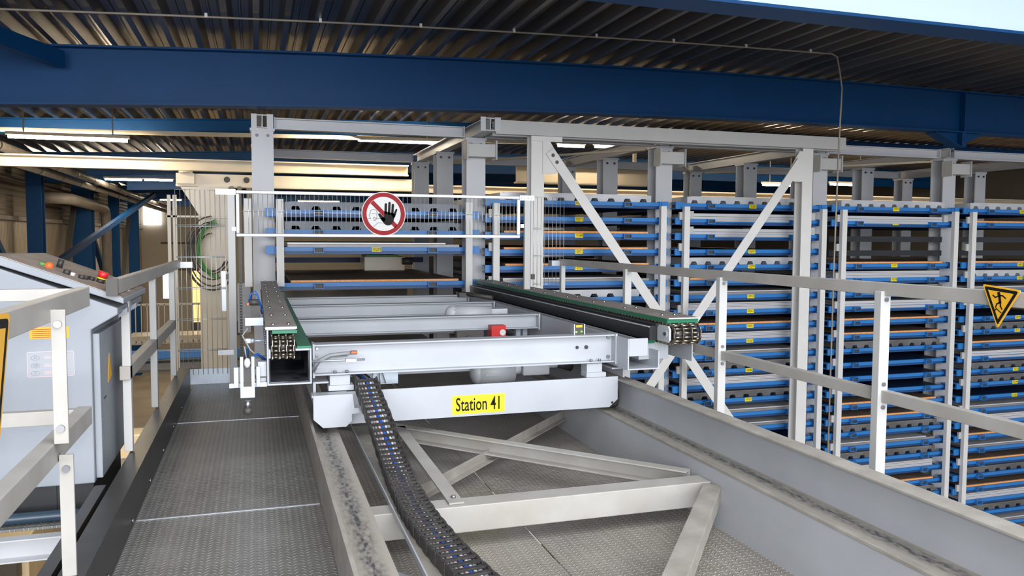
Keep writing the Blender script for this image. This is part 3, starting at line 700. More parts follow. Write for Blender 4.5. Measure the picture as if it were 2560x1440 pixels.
# prohibition sign
s = empty('prohibition_sign',(1.117,YF-0.03,1.314)); tag(s,'round red and white no entry sign with a raised black hand on the gate','sign')
cx, cz, yy, rr = 1.117, 1.515, YF-0.03, 0.2015
def SX(px): return cx+(px-700)/680*rr
def SZ(py): return cz-(py-725)/680*rr
MB().cyl((cx,yy+0.004,cz),(cx,yy,cz),rr,56).build('disc','sign_white',s)
ring = MB(); n = 64; vs = []
for i in range(n):
    a = 2*math.pi*i/n
    for q in (rr*0.965, rr*0.775): vs += [(cx+q*math.cos(a),yy-0.0005,cz+q*math.sin(a)),(cx+q*math.cos(a),yy-0.0022,cz+q*math.sin(a))]
fs = []
for i in range(n):
    a = i*4; b = ((i+1)%n)*4
    fs += [(a+1,b+1,b+3,a+3),(a,b,b+1,a+1),(a+2,a+3,b+3,b+2)]
ring.add(vs,fs)
ring.xz([(SX(385),SZ(312)),(SX(1128),SZ(1060)),(SX(1040),SZ(1155)),(SX(290),SZ(400))],yy-0.0022,yy-0.0005)
ring.build('red_ring','sign_red',s)
def capsule(mb, p, q, r, r2=None, y0=0, y1=0, n=8):
    (x0,z0),(x1,z1) = p,q; r2 = r if r2 is None else r2; a = math.atan2(z1-z0,x1-x0)
    poly = [(x0+r*math.cos(a+math.pi/2+math.pi*i/n), z0+r*math.sin(a+math.pi/2+math.pi*i/n)) for i in range(n+1)]
    poly += [(x1+r2*math.cos(a-math.pi/2+math.pi*i/n), z1+r2*math.sin(a-math.pi/2+math.pi*i/n)) for i in range(n+1)]
    mb.xz(poly,y0,y1)
k = rr/680; hd = MB(); ya, yb = yy-0.0036, yy-0.0024
palm = [(720,640),(1010,700),(1050,740),(1020,860),(1000,950),(950,1030),(890,1070),(820,1080),(750,1055),(690,1005),(650,920),(600,850),(690,830),(718,800)]
hd.xz([(SX(a),SZ(b)) for a,b in palm],ya,yb)
for p,q,r1,r2 in (((767,430),(757,700),38,38),((880,385),(865,720),36,38),((985,442),(965,740),37,36),((1093,590),(1010,800),28,42),((565,745),(690,900),38,62)):
    capsule(hd,(SX(p[0]),SZ(p[1])),(SX(q[0]),SZ(q[1])),r1*k,r2*k,ya,yb)
hd.build('hand_symbol','ink',s)
ln = MB()
def pl(P, r=7, y0=yy-0.0018, y1=yy-0.0004):
    for a,b in zip(P[:-1],P[1:]): capsule(ln,(SX(a[0]),SZ(a[1])),(SX(b[0]),SZ(b[1])),r*k,None,y0,y1,4)
pl([(222,870),(295,870),(270,820),(252,775),(262,735),(285,715),(288,660),(310,615),(350,592),(400,590),(450,605),(480,640),(495,690),(515,705)])
pl([(330,718),(500,718)]); pl([(488,720),(486,840),(470,890),(430,935),(385,930)]); pl([(490,868),(590,868)])
pl([(410,820),(385,840),(385,875),(410,895),(435,880),(437,840),(410,820)]); pl([(385,1118),(530,992),(670,1008)])
ln.build('figure_outline','grey_ink',s)

# ================================================================ WALKWAY AND RAIL PIT
def plate(x0,x1,y0,y1,z,m,label):
    o = MB().box(x0,x1,y0,y1,z-0.006,z).build('checker_plate',m); tag(o,label,'floor plate','checker plates of the platform'); return o
for (y0,y1,l) in ((0.6,3.935,'walkway checker plate nearest the camera'),(3.943,5.945,'walkway checker plate between the two bright seams'),(5.953,7.50,'walkway checker plate at the far end by the fence')):
    plate(-0.5455,0.283,y0,y1,0.0,'checker_dark',l)
tag(MB().box(-0.54,0.278,3.934,3.944,-0.004,0.003).build('plate_seam','galvanised'),'near bright seam strip across the walkway','strip')
tag(MB().box(-0.54,0.278,5.944,5.954,-0.004,0.003).build('plate_seam','galvanised'),'far bright seam strip across the walkway','strip')
zf = -0.146
rows = ((0.6,2.975,'near'),(2.98,4.33,'middle'),(4.335,6.4,'rear'),(6.405,9.2,'hindmost'))
for y0,y1,l in rows:
    plate(0.45,1.262,y0,y1,zf,'checker_light','checker plate left of the centre joint in the rail pit, %s row' % l)
    plate(1.272,2.19,y0,y1,zf,'checker_light','checker plate right of the centre joint in the rail pit, %s row' % l)
tag(MB().prof(c_poly(0.085,0.20,0.012,0.010,-1),(-0.545,0.6,0.10),(-0.545,7.18,0.10)).build('toe_board','dark_steel'),'dark steel toe board along the left edge of the walkway','toe board')
tag(MB().box(-0.64,-0.05,7.50,7.512,0.0,0.135).box(-0.64,-0.632,7.2,7.5,0.0,0.135).build('kick_plate','zinc_plate'),'bright galvanised kick plate across the far end of the walkway','kick plate')
sc_ = MB()
for i in range(7): sc_.cyl((-0.545,2.6+0.62*i,0.035),(-0.538,2.6+0.62*i,0.035),0.010,8)
build_each(sc_,'screw','bolt',bpy.data.objects['toe_board'])
# running rails of the car
t = empty('running_rail',(0.36,4,zf)); tag(t,'left running rail beside the walkway with black worn streak','rail')
MB().box(0.284,0.297,0.6,9.3,zf,0.205).box(0.284,0.300,0.6,9.3,0.205,0.212).build('side_upstand','dusty_paint',t)
MB().box(0.30,0.448,0.6,9.3,zf,0.146).build('rail_web','channel_paint',t)
MB().box(0.30,0.448,0.6,9.3,0.146,0.15).build('running_surface','track_top',t,)
t2 = empty('running_rail',(2.27,4,zf)); tag(t2,'right running rail with tall grey web, worn ledge and upstand','rail')
MB().box(2.19,2.20,0.6,9.3,zf,0.142).build('inner_web','channel_paint',t2)
MB().box(2.186,2.215,0.6,9.3,0.142,0.158).build('ledge_lip','dusty_paint',t2,bev=0.003)
MB().box(2.215,2.36,0.6,9.3,0.142,0.150).build('running_surface','track_top',t2)
MB().box(2.358,2.372,0.6,9.3,zf,0.358).build('upstand','channel_paint',t2)
MB().box(2.275,2.372,0.6,9.3,0.358,0.370).build('top_flange','dusty_paint',t2,bev=0.003)
for tt,cx_ in ((t,0.372),(t2,2.30)):
    for c in kids(tt):
        if c.name.startswith('running_surface'):      # streak texture is centred on the part's own origin
            for v in c.data.vertices: v.co.x -= (cx_-tt.location.x)
            c.location.x += (cx_-tt.location.x)
# bracing between the rails
def brace(p,q,poly,m,label,name='floor_brace',up=(0,0,1)):
    o = MB().prof(poly,p,q,up).build(name,m,bev=0.002); tag(o,label,'brace'); return o
t = MB().box(0.449,2.186,3.50,3.62,-0.055,0.07).build('cross_channel','rail_paint',bev=0.004); tag(t,'pale cross channel between the two running rails, in front of the car','channel')
brace((0.452,5.64,0.035),(2.183,3.70,0.035),c_poly(0.07,0.09,0.008,0.008),'rail_paint','long pale channel running from under the car to the right rail')
brace((0.455,3.68,-0.02),(2.18,5.55,-0.02),[(0,-0.03),(0.05,-0.03),(0.05,-0.024),(0.006,-0.024),(0.006,0.03),(0,0.03)],'dusty_paint','dusty angle crossing under the long pale channel toward upper right')
brace((2.17,3.46,0.03),(0.46,1.30,0.03),[(-0.045,-0.04),(0.045,-0.04),(0.045,0.04),(-0.045,0.04)],'dusty_paint','dusty brown brace running toward the camera at lower right')
brace((0.458,3.18,-0.08),(2.15,1.3,-0.08),[(-0.03,-0.03),(0.03,-0.03),(0.03,0.03),(-0.03,0.03)],'channel_paint','short blue-grey brace beneath the energy chain at the bottom')
t = MB().box(0.83,0.90,3.53,5.1,0.072,0.080).build('flat_bar','rail_paint'); tag(t,'flat bar resting on the cross channel with one bolt','bar')
MB().cyl((0.866,3.60,0.08),(0.866,3.60,0.092),0.012,8).build('bolt','bolt',t)
tr = empty('chain_tray',(0.66,3,0.071)); tag(tr,'long grey sheet metal tray carrying the black energy chain over the cross channel','tray')
MB().box(0.568,0.745,0.6,5.2,0.0705,0.0745).build('base_sheet','dusty_paint',tr)
MB().box(0.562,0.568,0.6,5.2,0.0705,0.094).build('raised_lip','channel_paint',tr)

# ================================================================ ENERGY CHAIN
def spline(P, n):
    out = []; P = [Vector(p) for p in P]
    for i in range(len(P)-1):
        p0 = P[max(i-1,0)]; p1 = P[i]; p2 = P[i+1]; p3 = P[min(i+2,len(P)-1)]
        for j in range(n):
            t = j/n; out.append(0.5*((2*p1)+(p2-p0)*t+(2*p0-5*p1+4*p2-p3)*t*t+(3*p1-p0-3*p2+p3)*t**3))
    out.append(P[-1]); return out
path = spline([(0.615,4.80,0.440),(0.624,4.66,0.370),(0.632,4.52,0.325),(0.645,4.38,0.262),(0.658,4.18,0.175),(0.662,3.98,0.125),(0.660,3.77,0.105),(0.655,3.36,0.103),(0.672,3.02,0.103),(0.702,2.74,0.103),(0.76,2.35,0.103),(0.85,1.9,0.103)],40)
L = [0.0]
for a,b in zip(path[:-1],path[1:]): L.append(L[-1]+(b-a).length)
def at(s):
    import bisect
    i = min(max(bisect.bisect(L,s)-1,0),len(path)-2); t = (s-L[i])/max(L[i+1]-L[i],1e-9)
    return path[i].lerp(path[i+1],t), (path[i+1]-path[i]).normalized()
ec = empty('energy_chain',(0.8,3.6,-0.1)); tag(ec,'black plastic energy chain curling down from the car along the rail pit','cable chain')
W = 0.142; HT = 0.052; pitch_ = 0.050; s_ = 0.0; links = [MB(),MB()]; bars = MB(); i = 0
while s_ < L[-1]-pitch_:
    p,d = at(s_+pitch_/2); sd = Vector((1,0,0))-d*d.x; sd.normalize(); up = sd.cross(d); up = up if up.z > 0 or abs(up.z) < .2 else -up
    if up.z < -0.1: up = -up
    for sgn in (-1,1):
        c = p+sd*(sgn*(W/2-0.007+(0.0015 if i%2 else -0.0015))); links[sgn > 0].bar(c-d*(pitch_*0.56), c+d*(pitch_*0.56), 0.011, HT, up)
    c = p+up*(HT/2-0.004); bars.bar(c-sd*(W/2-0.010), c+sd*(W/2-0.010), 0.018, 0.009, up)
    s_ += pitch_; i += 1
links[0].build('side_links','black_plastic',ec,bev=0.002); links[1].build('side_links','black_plastic',ec,bev=0.002); bars.build('crossbars','black_plastic',ec)
for off,r,mm in ((-0.052,0.008,'cable_grey'),(-0.034,0.007,'cable_grey'),(-0.018,0.007,'pink_ink'),(0.0,0.011,'cable_blue'),(0.020,0.006,'sign_white'),(0.036,0.010,'cable_grey'),(0.054,0.008,'black_plastic')):
    P = []
    for j in range(0,70):
        p,d = at(j*(L[-1]-0.02)/69); sd = Vector((1,0,0))-d*d.x; sd.normalize(); up = sd.cross(d); up = up if up.z > -0.1 else -up
        P.append(p+sd*(off+0.003*math.sin(j*1.3+off*90))+up*(0.018-r))
    MB().tube(P,r,6).build('cable',mm,ec)
# ================================================================ TRANSFER CAR
YC = 4.80
car = empty('transfer_car',(1.3,6.8,0.15)); tag(car,'grey transfer car with two chain conveyors, parked in front of the gate','transfer car')
# chassis front beam with its sticker
fbm = MB().xz([(0.50,0.185),(2.215,0.185),(2.275,0.235),(2.275,0.388),(0.50,0.380)],YC,YC+0.014).box(0.50,2.20,YC+0.014,YC+0.08,0.185,0.195).build('front_beam','car_paint',car)
MB().cyl((2.235,YC-0.004,0.215),(2.235,YC,0.215),0.008,8).build('hole','dark_bolt',fbm)
st = MB().xz([(1.147,0.200),(1.488,0.202),(1.488,0.318),(1.147,0.318)],YC-0.0015,YC-0.0002).build('station_sticker','yellow',car)
lettering('Station 41',0.118,(1.318,YC-0.0025,0.257),st,0.62)
MB().xz([(0.301,0.385),(0.525,0.385),(0.535,0.30),(0.56,0.30),(0.57,0.27),(0.52,0.265),(0.52,0.225),(0.487,0.193),(0.355,0.193),(0.301,0.245)],YC-0.10,YC-0.088).box(0.293,0.50,YC-0.09,YC+0.0,0.370,0.385).build('wheel_guard','car_paint',car)
for xx,yy2 in ((0.372,4.95),(0.372,8.55),(2.29,4.95),(2.29,8.55)):
    MB().cyl((xx-0.03,yy2,0.232),(xx+0.03,yy2,0.232),0.082,24).build('wheel','machine_dark',car)
MB().box(0.31,0.325,4.84,8.8,0.30,0.44).box(0.325,0.40,4.84,8.8,0.43,0.44).build('side_frame','car_paint',car)
MB().box(2.33,2.345,4.84,8.8,0.372,0.44).box(2.25,2.33,4.84,8.8,0.43,0.44).build('side_frame','car_paint',car)
for x0,x1 in ((0.405,0.525),(2.06,2.17)):
    MB().box(x0,x1,YC+0.02,YC+0.12,0.388,0.478).box(x0-0.01,x1+0.02,YC+0.0,YC+0.10,0.388,0.420).build('support_block','car_paint',car,bev=0.004)
# cross beams
for j,(y,x0,x1) in enumerate(((YC,0.318,2.25),(6.27,0.30,2.235),(7.60,0.30,2.235),(8.60,0.30,2.235))):
    hh = 0.185 if j == 0 else 0.12; zt = 0.668
    b = MB().prof(h_poly(0.11,hh,0.010,0.008),(x0,y+0.055,zt-hh/2),(x1,y+0.055,zt-hh/2)).build('cross_beam','car_paint',car,bev=0.002)
    build_each(MB().box(x1,x1+0.014,y-0.01,y+0.12,zt-hh-0.01,zt+0.005).box(x0-0.012,x0,y-0.01,y+0.12,zt-hh-0.01,zt+0.005),'end_plate','car_paint',b)
    if j == 0:
        q = MB()
        for (px,pz) in ((2.222,0.645),(2.222,0.515)): q.cyl((px,y+0.035,pz),(px,y+0.05,pz),0.012,8)
        for px in (0.435,0.505,2.085,2.145): q.cyl((px,y+0.012,0.493),(px,y+0.012,0.508),0.010,6)
        for px,pz in ((0.335,0.64),(0.335,0.60),(0.335,0.53)): q.cyl((px,y+0.035,pz),(px,y+0.05,pz),0.008,8)
        build_each(q,'bolt','bolt',b)
        MB().cyl((2.0,y+0.040,0.585),(2.0,y+0.052,0.585),0.010,12).cyl((2.065,y+0.040,0.585),(2.065,y+0.052,0.585),0.012,12).build('bore','dark_bolt',b)
# low rear chassis beams
MB().box(0.50,2.22,5.58,5.63,0.335,0.475).build('chassis_beam','car_paint',car)
MB().box(0.50,2.22,8.6,8.66,0.25,0.40).build('chassis_beam','car_paint',car)
jb = MB().box(0.68,0.86,5.10,5.115,0.36,0.47).build('terminal_plate','zinc_plate',car)
MB().tube([(0.71,5.08,0.475),(0.69,5.07,0.42),(0.695,5.07,0.37)],0.004,6).tube([(0.74,5.08,0.475),(0.735,5.07,0.42),(0.74,5.07,0.37)],0.004,6).tube([(0.745,5.08,0.475),(0.76,5.07,0.42),(0.775,5.07,0.37)],0.004,6).build('wire','cable_grey',jb)
MB().cyl((0.70,5.09,0.45),(0.70,5.10,0.45),0.007,8).cyl((0.84,5.09,0.45),(0.84,5.10,0.45),0.007,8).build('bolt','bolt',jb)
# cable bundle feeding the energy chain
for i_,(dx,mm) in enumerate(((0,'cable_grey'),(0.018,'black_plastic'),(0.036,'cable_blue'),(0.055,'cable_grey'),(0.07,'black_plastic'))):
    MB().tube([(0.53+dx,5.6,0.46),(0.545+dx,5.1,0.455),(0.58+dx,4.92,0.435),(0.612+dx,4.82,0.40)],0.010,8).build('feed_cable',mm,car)
# gear motor
gm = MB().cyl((1.46,5.36,0.36),(1.72,5.36,0.36),0.085,18).ball((1.46,5.36,0.36),0.085,16,8,0.6).build('gear_motor','motor_grey',car)
fn = MB()
for a in range(-3,4): fn.box(1.56,1.74,5.36+a*0.02-0.002,5.36+a*0.02+0.002,0.36,0.455)
fn.box(1.50,1.60,5.272,5.28,0.345,0.36)
fn.build('cooling_fins','motor_grey',gm)
MB().box(1.78,1.98,5.30,5.44,0.33,0.445).cyl((1.72,5.38,0.38),(1.78,5.38,0.38),0.05,14).cyl((1.98,5.37,0.40),(2.06,5.37,0.40),0.035,12).build('gearbox','motor_grey',gm,bev=0.01)
MB().box(1.80,1.92,5.32,5.42,0.445,0.475).build('terminal_box','motor_grey',gm)
MB().cyl((2.06,5.37,0.40),(2.18,5.40,0.36),0.03,12).build('rubber_boot','black_plastic',gm)
# wrapped motor and red valve further back
gm = MB().cyl((1.62,6.75,0.64),(1.95,6.72,0.63),0.075,12).ball((1.62,6.75,0.64),0.075,12,8).build('drive_motor','motor_grey',car)
MB().box(1.90,2.1,6.70,6.85,0.60,0.68).cyl((2.0,6.6,0.60),(2.0,6.8,0.60),0.03,10).build('gearbox','motor_grey',gm)
rv = MB().box(1.78,1.90,6.10,6.20,0.48,0.60).build('valve_block','red',car)
MB().cyl((1.87,6.09,0.545),(1.87,6.10,0.545),0.025,14).build('dial','sign_white',rv)
MB().box(1.50,1.72,6.12,6.2,0.44,0.56).cyl((1.6,6.1,0.50),(1.6,6.12,0.50),0.03,10).cyl((1.68,6.1,0.47),(1.68,6.12,0.47),0.02,10).build('valve_manifold','machine_dark',car)
build_each(MB().box(2.10,2.14,6.45,6.5,0.44,0.58).box(2.16,2.20,6.45,6.5,0.44,0.58),'hanger','zinc_plate',car)
# cylinder with cross-slide far right
MB().cyl((2.05,8.1,0.72),(2.3,7.85,0.69),0.022,10).box(2.0,2.16,8.05,8.15,0.68,0.73).build('lift_cylinder','machine_dark',car)

# ---- left conveyor
y0, y1 = 4.50, 9.25
lc = MB().xz([(0.046,0.492),(0.282,0.492),(0.282,0.690),(0.272,0.690),(0.272,0.502),(0.056,0.502),(0.056,0.795),(0.20,0.795),(0.20,0.805),(0.046,0.805)],y0,y1)
lc.box(0.196,0.272,y0+0.002,y1,0.678,0.690).box(0.056,0.066,y0+0.002,y1,0.640,0.690).build('left_conveyor','car_paint',car,bev=0.003)
lcp = [c for c in bpy.data.objects if c.name == 'left_conveyor'][0]
MB().box(0.058,0.27,y0+0.02,y0+0.8,0.504,0.508).box(0.266,0.270,y0+0.02,y0+0.8,0.51,0.676).box(0.058,0.062,y0+0.02,y0+0.8,0.51,0.676).build('oily_lining','oily_steel',lcp)
MB().box(0.040,0.205,y0,y1,0.8055,0.812).build('guard_plate','guard_plate',lcp)
MB().box(0.040,0.205,y0-0.004,y0,0.800,0.8125).build('guard_plate_edge','guard_edge',lcp)
MB().box(0.075,0.206,y0+0.002,y1,0.776,0.793).build('guide_strip','green_plastic',lcp)
MB().box(0.206,0.282,y0+0.01,y1,0.691,0.702).build('guide_strip','green_plastic',lcp)
bt = MB(); yv = y0+0.12; st_ = 0.56
while yv < y1:
    for xx in (0.082,0.165): bt.ball((xx,yv,0.814),0.011,8,4,1,1,1)
    yv += st_
build_each(bt,'dome_bolt','bolt',lcp)
sb = MB(); yv = y0+0.05
while yv < y1-0.1: sb.cyl((0.036,yv,0.72),(0.046,yv,0.72),0.008,6); yv += 0.09
build_each(sb,'side_bolt','bolt',lcp)
# ---- right conveyor
rc = MB().xz([(2.258,0.455),(2.485,0.455),(2.485,0.575),(2.475,0.575),(2.475,0.465),(2.268,0.465),(2.268,0.66),(2.258,0.66)],4.62,y1)
rc.box(2.268,2.40,4.62,4.634,0.545,0.66).box(2.40,2.62,4.75,9.25,0.50,0.64).build('right_conveyor','car_paint',car,bev=0.003)
rcp = [c for c in bpy.data.objects if c.name == 'right_conveyor'][0]
MB().box(2.43,2.50,4.66,y1,0.640,0.735).box(2.465,2.50,4.64,y1,0.737,0.752).build('chain_track','track_dark',rcp)
MB().box(2.425,2.43,4.66,y1,0.725,0.732).build('wear_line','guard_edge',rcp)
MB().box(2.405,2.50,4.72,y1,0.612,0.640).build('guide_strip','green_plastic',rcp)
MB().box(2.489,2.712,4.535,y1,0.763,0.79).build('guide_strip','green_plastic',rcp)
MB().xz([(2.49,0.7905),(2.715,0.7905),(2.715,0.797),(2.49,0.797)],4.52,y1).build('guard_plate','guard_plate',rcp)
MB().box(2.49,2.715,4.516,4.52,0.790,0.7975).build('guard_plate_edge','guard_edge',rcp)
MB().box(2.708,2.716,4.6,y1,0.50,0.772).build('outer_plate','car_paint',rcp)
bt = MB(); yv = 4.68
while yv < y1:
    for xx in (2.53,2.62): bt.ball((xx,yv,0.801),0.012,8,4)
    yv += 0.56
build_each(bt,'dome_bolt','bolt',rcp)
MB().yz([(4.50,0.655),(4.50,0.725),(4.52,0.745),(4.66,0.745),(4.66,0.64),(4.52,0.64)],2.485,2.50).cyl((2.479,4.54,0.695),(2.485,4.54,0.695),0.022,14).build('bearing_plate','motor_grey',rcp,bev=0.003)
MB().cyl((2.47,4.54,0.695),(2.479,4.54,0.695),0.011,6).build('axle_nut','dark_bolt',rcp)
def chain(x0, x1, yn, zc, r, ylen, parent, strands=3):
    """triple roller chain: lower run, half wrap at the near end, upper run"""
    P = []; pt = 0.0254
    nl = int(ylen/pt)
    for i in range(nl,0,-1): P.append((yn+i*pt, zc-r, 0))
    nw = max(6,int(math.pi*r/pt))
    for i in range(nw+1):
        a = -math.pi/2-math.pi*i/nw; P.append((yn+r*math.cos(a), zc+r*math.sin(a), 1))
    for i in range(1,nl+1): P.append((yn+i*pt, zc+r, 0))
    rol = MB(); pl_ = MB(); ws = (x1-x0)/strands
    for i,(y,z,wr) in enumerate(P):
        far_ = y > yn+1.2
        if not far_:
            for k_ in range(strands): rol.cyl((x0+ws*k_+0.008,y,z),(x0+ws*(k_+1)-0.008,y,z),0.0075,8)
        if i+1 < len(P):
            y2,z2,_ = P[i+1]
            xs_ = (x0, x1) if far_ and i%1 == 0 else [x0+ws*k_ for k_ in range(strands+1)]
            for x in xs_:
                o_ = 0.0022 if i%2 else -0.0022
                pl_.bar((x+o_,y-(y2-y)*0.18,z-(z2-z)*0.18),(x+o_,y2+(y2-y)*0.18,z2+(z2-z)*0.18),0.004,0.019,(0,z2-z,-(y2-y)) if abs(y2-y)>1e-6 or True else (0,0,1))
    q = pl_.build('roller_chain','chain_steel',parent); rol.build('roller','chain_steel',q) if False else rol.build('chain_rollers','chain_steel',parent)
chain(0.075,0.19,4.58,0.692,0.058,1.2,lcp)
chain(2.515,2.70,4.545,0.690,0.062,4.5,rcp)
MB().cyl((0.08,4.585,0.692),(0.185,4.585,0.692),0.044,16).build('sprocket','dark_bolt',lcp)
MB().cyl((2.52,4.545,0.69),(2.69,4.545,0.69),0.046,16).build('sprocket','dark_bolt',rcp)
# ---- sensors
sn = MB().box(0.515,0.555,4.70,4.72,0.617,0.638).build('light_sensor','machine_dark',car,bev=0.003)
MB().box(0.520,0.553,4.697,4.70,0.623,0.634).build('red_light','glow_red',sn)
MB().cyl((0.285,4.72,0.583),(0.60,4.72,0.583),0.007,10).box(0.49,0.55,4.705,4.735,0.573,0.592).build('sensor_rod','galvanised',car)
MB().tube([(0.30,4.74,0.53),(0.33,4.73,0.58),(0.40,4.72,0.615),(0.47,4.715,0.622),(0.515,4.71,0.624)],0.011,8).tube([(0.31,4.76,0.51),(0.34,4.75,0.57),(0.41,4.74,0.60),(0.5,4.73,0.606)],0.005,6).build('sensor_cable','cable_grey',car)
sn = MB().box(1.985,2.05,4.86,4.90,0.668,0.735).build('light_curtain_head','machine_dark',car,bev=0.004)
build_each(MB().box(1.978,1.985,4.85,4.91,0.668,0.738).box(2.05,2.057,4.85,4.91,0.668,0.738),'clamp','galvanised',sn)
MB().box(1.995,2.04,4.855,4.86,0.715,0.73).build('yellow_band','sign_yellow',sn)
MB().box(1.993,2.004,4.857,4.86,0.680,0.690).box(2.03,2.041,4.857,4.86,0.682,0.692).build('green_light','glow_green',sn)
# ---- roller bracket on the left side of the left conveyor
rb = MB().box(-0.092,-0.075,4.46,4.50,0.44,0.66).box(-0.035,-0.018,4.46,4.50,0.44,0.66).box(-0.15,0.046,4.52,4.535,0.485,0.510).box(-0.125,-0.10,4.50,4.53,0.49,0.60).box(-0.01,0.01,4.50,4.53,0.49,0.60).box(-0.092,-0.018,4.462,4.50,0.44,0.50).build('roller_bracket','zinc_plate',car,bev=0.002)
MB().box(-0.072,-0.038,4.475,4.5,0.50,0.63).build('slot','machine_dark',rb)
MB().ball((-0.055,4.45,0.63),0.017,12,8,1,1,1.6).build('roller','guard_edge',rb)
MB().cyl((-0.055,4.44,0.43),(-0.055,4.44,0.385),0.016,14).build('stop_screw','bolt',rb)
MB().ball((-0.055,4.44,0.375),0.024,12,8).build('rubber_stop','machine_dark',rb)
MB().tube([(0.04,4.6,0.62),(-0.0,4.56,0.66),(-0.03,4.53,0.65),(-0.04,4.50,0.61)],0.007,6).tube([(0.045,4.7,0.55),(0.0,4.62,0.53),(0.02,4.58,0.60)],0.007,6).build('air_hose','cable_blue',rb)
MB().tube([(0.04,4.62,0.60),(-0.04,4.6,0.68),(-0.08,4.6,0.76),(-0.05,4.6,0.80)],0.005,6).tube([(0.045,4.66,0.60),(-0.03,4.6,0.57),(0.0,4.58,0.50)],0.005,6).tube([(0.045,4.64,0.64),(-0.06,4.62,0.62),(-0.07,4.6,0.70)],0.005,6).build('sensor_wire','cable_grey',rb)
MB().box(0.0,0.043,4.54,4.60,0.54,0.62).box(0.01,0.04,4.55,4.57,0.50,0.53).build('switch_box','motor_grey',rb)
vb = MB().box(-0.07,0.030,5.4,5.5,0.74,0.77).box(-0.075,0.036,5.38,5.4,0.73,0.78).build('valve_bracket','zinc_plate',car)
MB().box(-0.04,0.02,5.42,5.52,0.77,0.86).cyl((-0.05,5.4,0.88),(0.01,5.4,0.88),0.02,8).box(-0.03,-0.005,5.40,5.44,0.86,0.93).build('valve','machine_dark',vb)
MB().tube([(0.03,5.45,0.80),(0.01,5.4,0.90),(-0.01,5.4,0.95),(-0.04,5.4,0.93),(-0.05,5.4,0.88)],0.006,6).tube([(0.03,5.5,0.83),(0.0,5.42,0.93),(-0.03,5.42,0.90)],0.006,6).build('air_hose','cable_blue',vb)
MB().box(-0.062,-0.05,5.37,5.38,0.865,0.875).build('red_light','glow_red',vb)
MB().cyl((-0.03,4.95,0.685),(0.043,4.95,0.685),0.008,8).ball((-0.03,4.95,0.685),0.016,10,6).box(-0.07,-0.04,4.93,4.97,0.675,0.70).build('push_rod','zinc_plate',car)
# vertical drive chain beside the fence post
t = MB()
for i in range(46): t.box(-0.150,-0.125,7.50,7.52,0.10+i*0.025,0.117+i*0.025)
tag(t.build('hanging_chain','machine_dark'),'dark vertical chain hanging right of the walkway end post','chain')

# ================================================================ RAILINGS
def railing_post(x, y, z0, z1, parent, side=1):
    p = MB().box(x,x+0.042*side,y,y+0.012,z0,z1).box(x,x+0.006*side,y+0.012,y+0.05,z0,z1).build('post','rail_paint',parent,bev=0.002)
    MB().cyl((x+0.021*side,y-0.008,z1-0.045),(x+0.021*side,y,z1-0.045),0.012,10).cyl((x+0.021*side,y-0.008,0.66 if z0<0.3 else z0+0.05),(x+0.021*side,y,0.66 if z0<0.3 else z0+0.05),0.012,10).build('bolt','bolt',p)
a = empty('guard_railing',(-0.63,2.5,0.2)); tag(a,'grey guard railing in front of the control cabinet at the left edge','railing')
MB().box(-0.655,-0.615,0.9,3.43,1.03,1.105).box(-2.4,-0.655,3.39,3.43,1.055,1.10).build('top_rail','rail_paint',a,bev=0.003)
MB().box(-0.665,-0.615,0.9,3.41,0.575,0.645).box(-2.4,-0.665,3.37,3.41,0.585,0.64).build('mid_rail','rail_paint',a,bev=0.003)
railing_post(-0.615,2.80,0.645,1.07,a); railing_post(-0.612,2.84,0.20,0.60,a)
a = empty('guard_railing',(-0.63,5.5,0.2)); tag(a,'grey guard railing beyond the cabinet, ending at the wire fence','railing')
MB().box(-0.655,-0.615,4.07,7.3,1.03,1.10).build('top_rail','rail_paint',a,bev=0.003)
MB().box(-0.665,-0.615,4.40,6.80,0.575,0.645).build('mid_rail','rail_paint',a,bev=0.003)
MB().box(-0.66,-0.61,4.055,4.07,1.025,1.105).build('end_cap','machine_dark',a)
for y in (4.42,5.53,6.76): MB().box(-0.655,-0.615,y,y+0.05,0.205,1.03).build('post','rack_paint',a,bev=0.003)
MB().box(-0.66,-0.52,7.30,7.365,1.035,1.085).build('clamp_plate','galvanised',a)
a = empty('guard_railing',(2.8,4,0.0)); tag(a,'long pale guard railing along the right side of the rail pit','railing')
MB().box(2.80,2.84,0.8,7.30,1.04,1.10).build('top_rail','rail_paint',a,bev=0.003)
MB().box(2.80,2.84,0.8,7.30,0.535,0.592).build('mid_rail','rail_paint',a,bev=0.003)
for y in (1.65,3.03,4.40,5.76): 
    MB().box(2.782,2.838,y,y+0.045,-0.14,1.06).build('post','rack_paint',a,bev=0.003)
    build_each(MB().cyl((2.81,y-0.008,1.02),(2.81,y,1.02),0.010,10).cyl((2.81,y-0.008,0.62),(2.81,y,0.62),0.010,10).cyl((2.81,y-0.008,0.51),(2.81,y,0.51),0.010,10),'bolt','bolt',a)
MB().box(2.80,2.84,7.20,7.25,0.70,1.04).build('post','rack_paint',a)
MB().box(2.72,2.86,7.25,7.345,1.035,1.085).build('clamp_plate','galvanised',a)

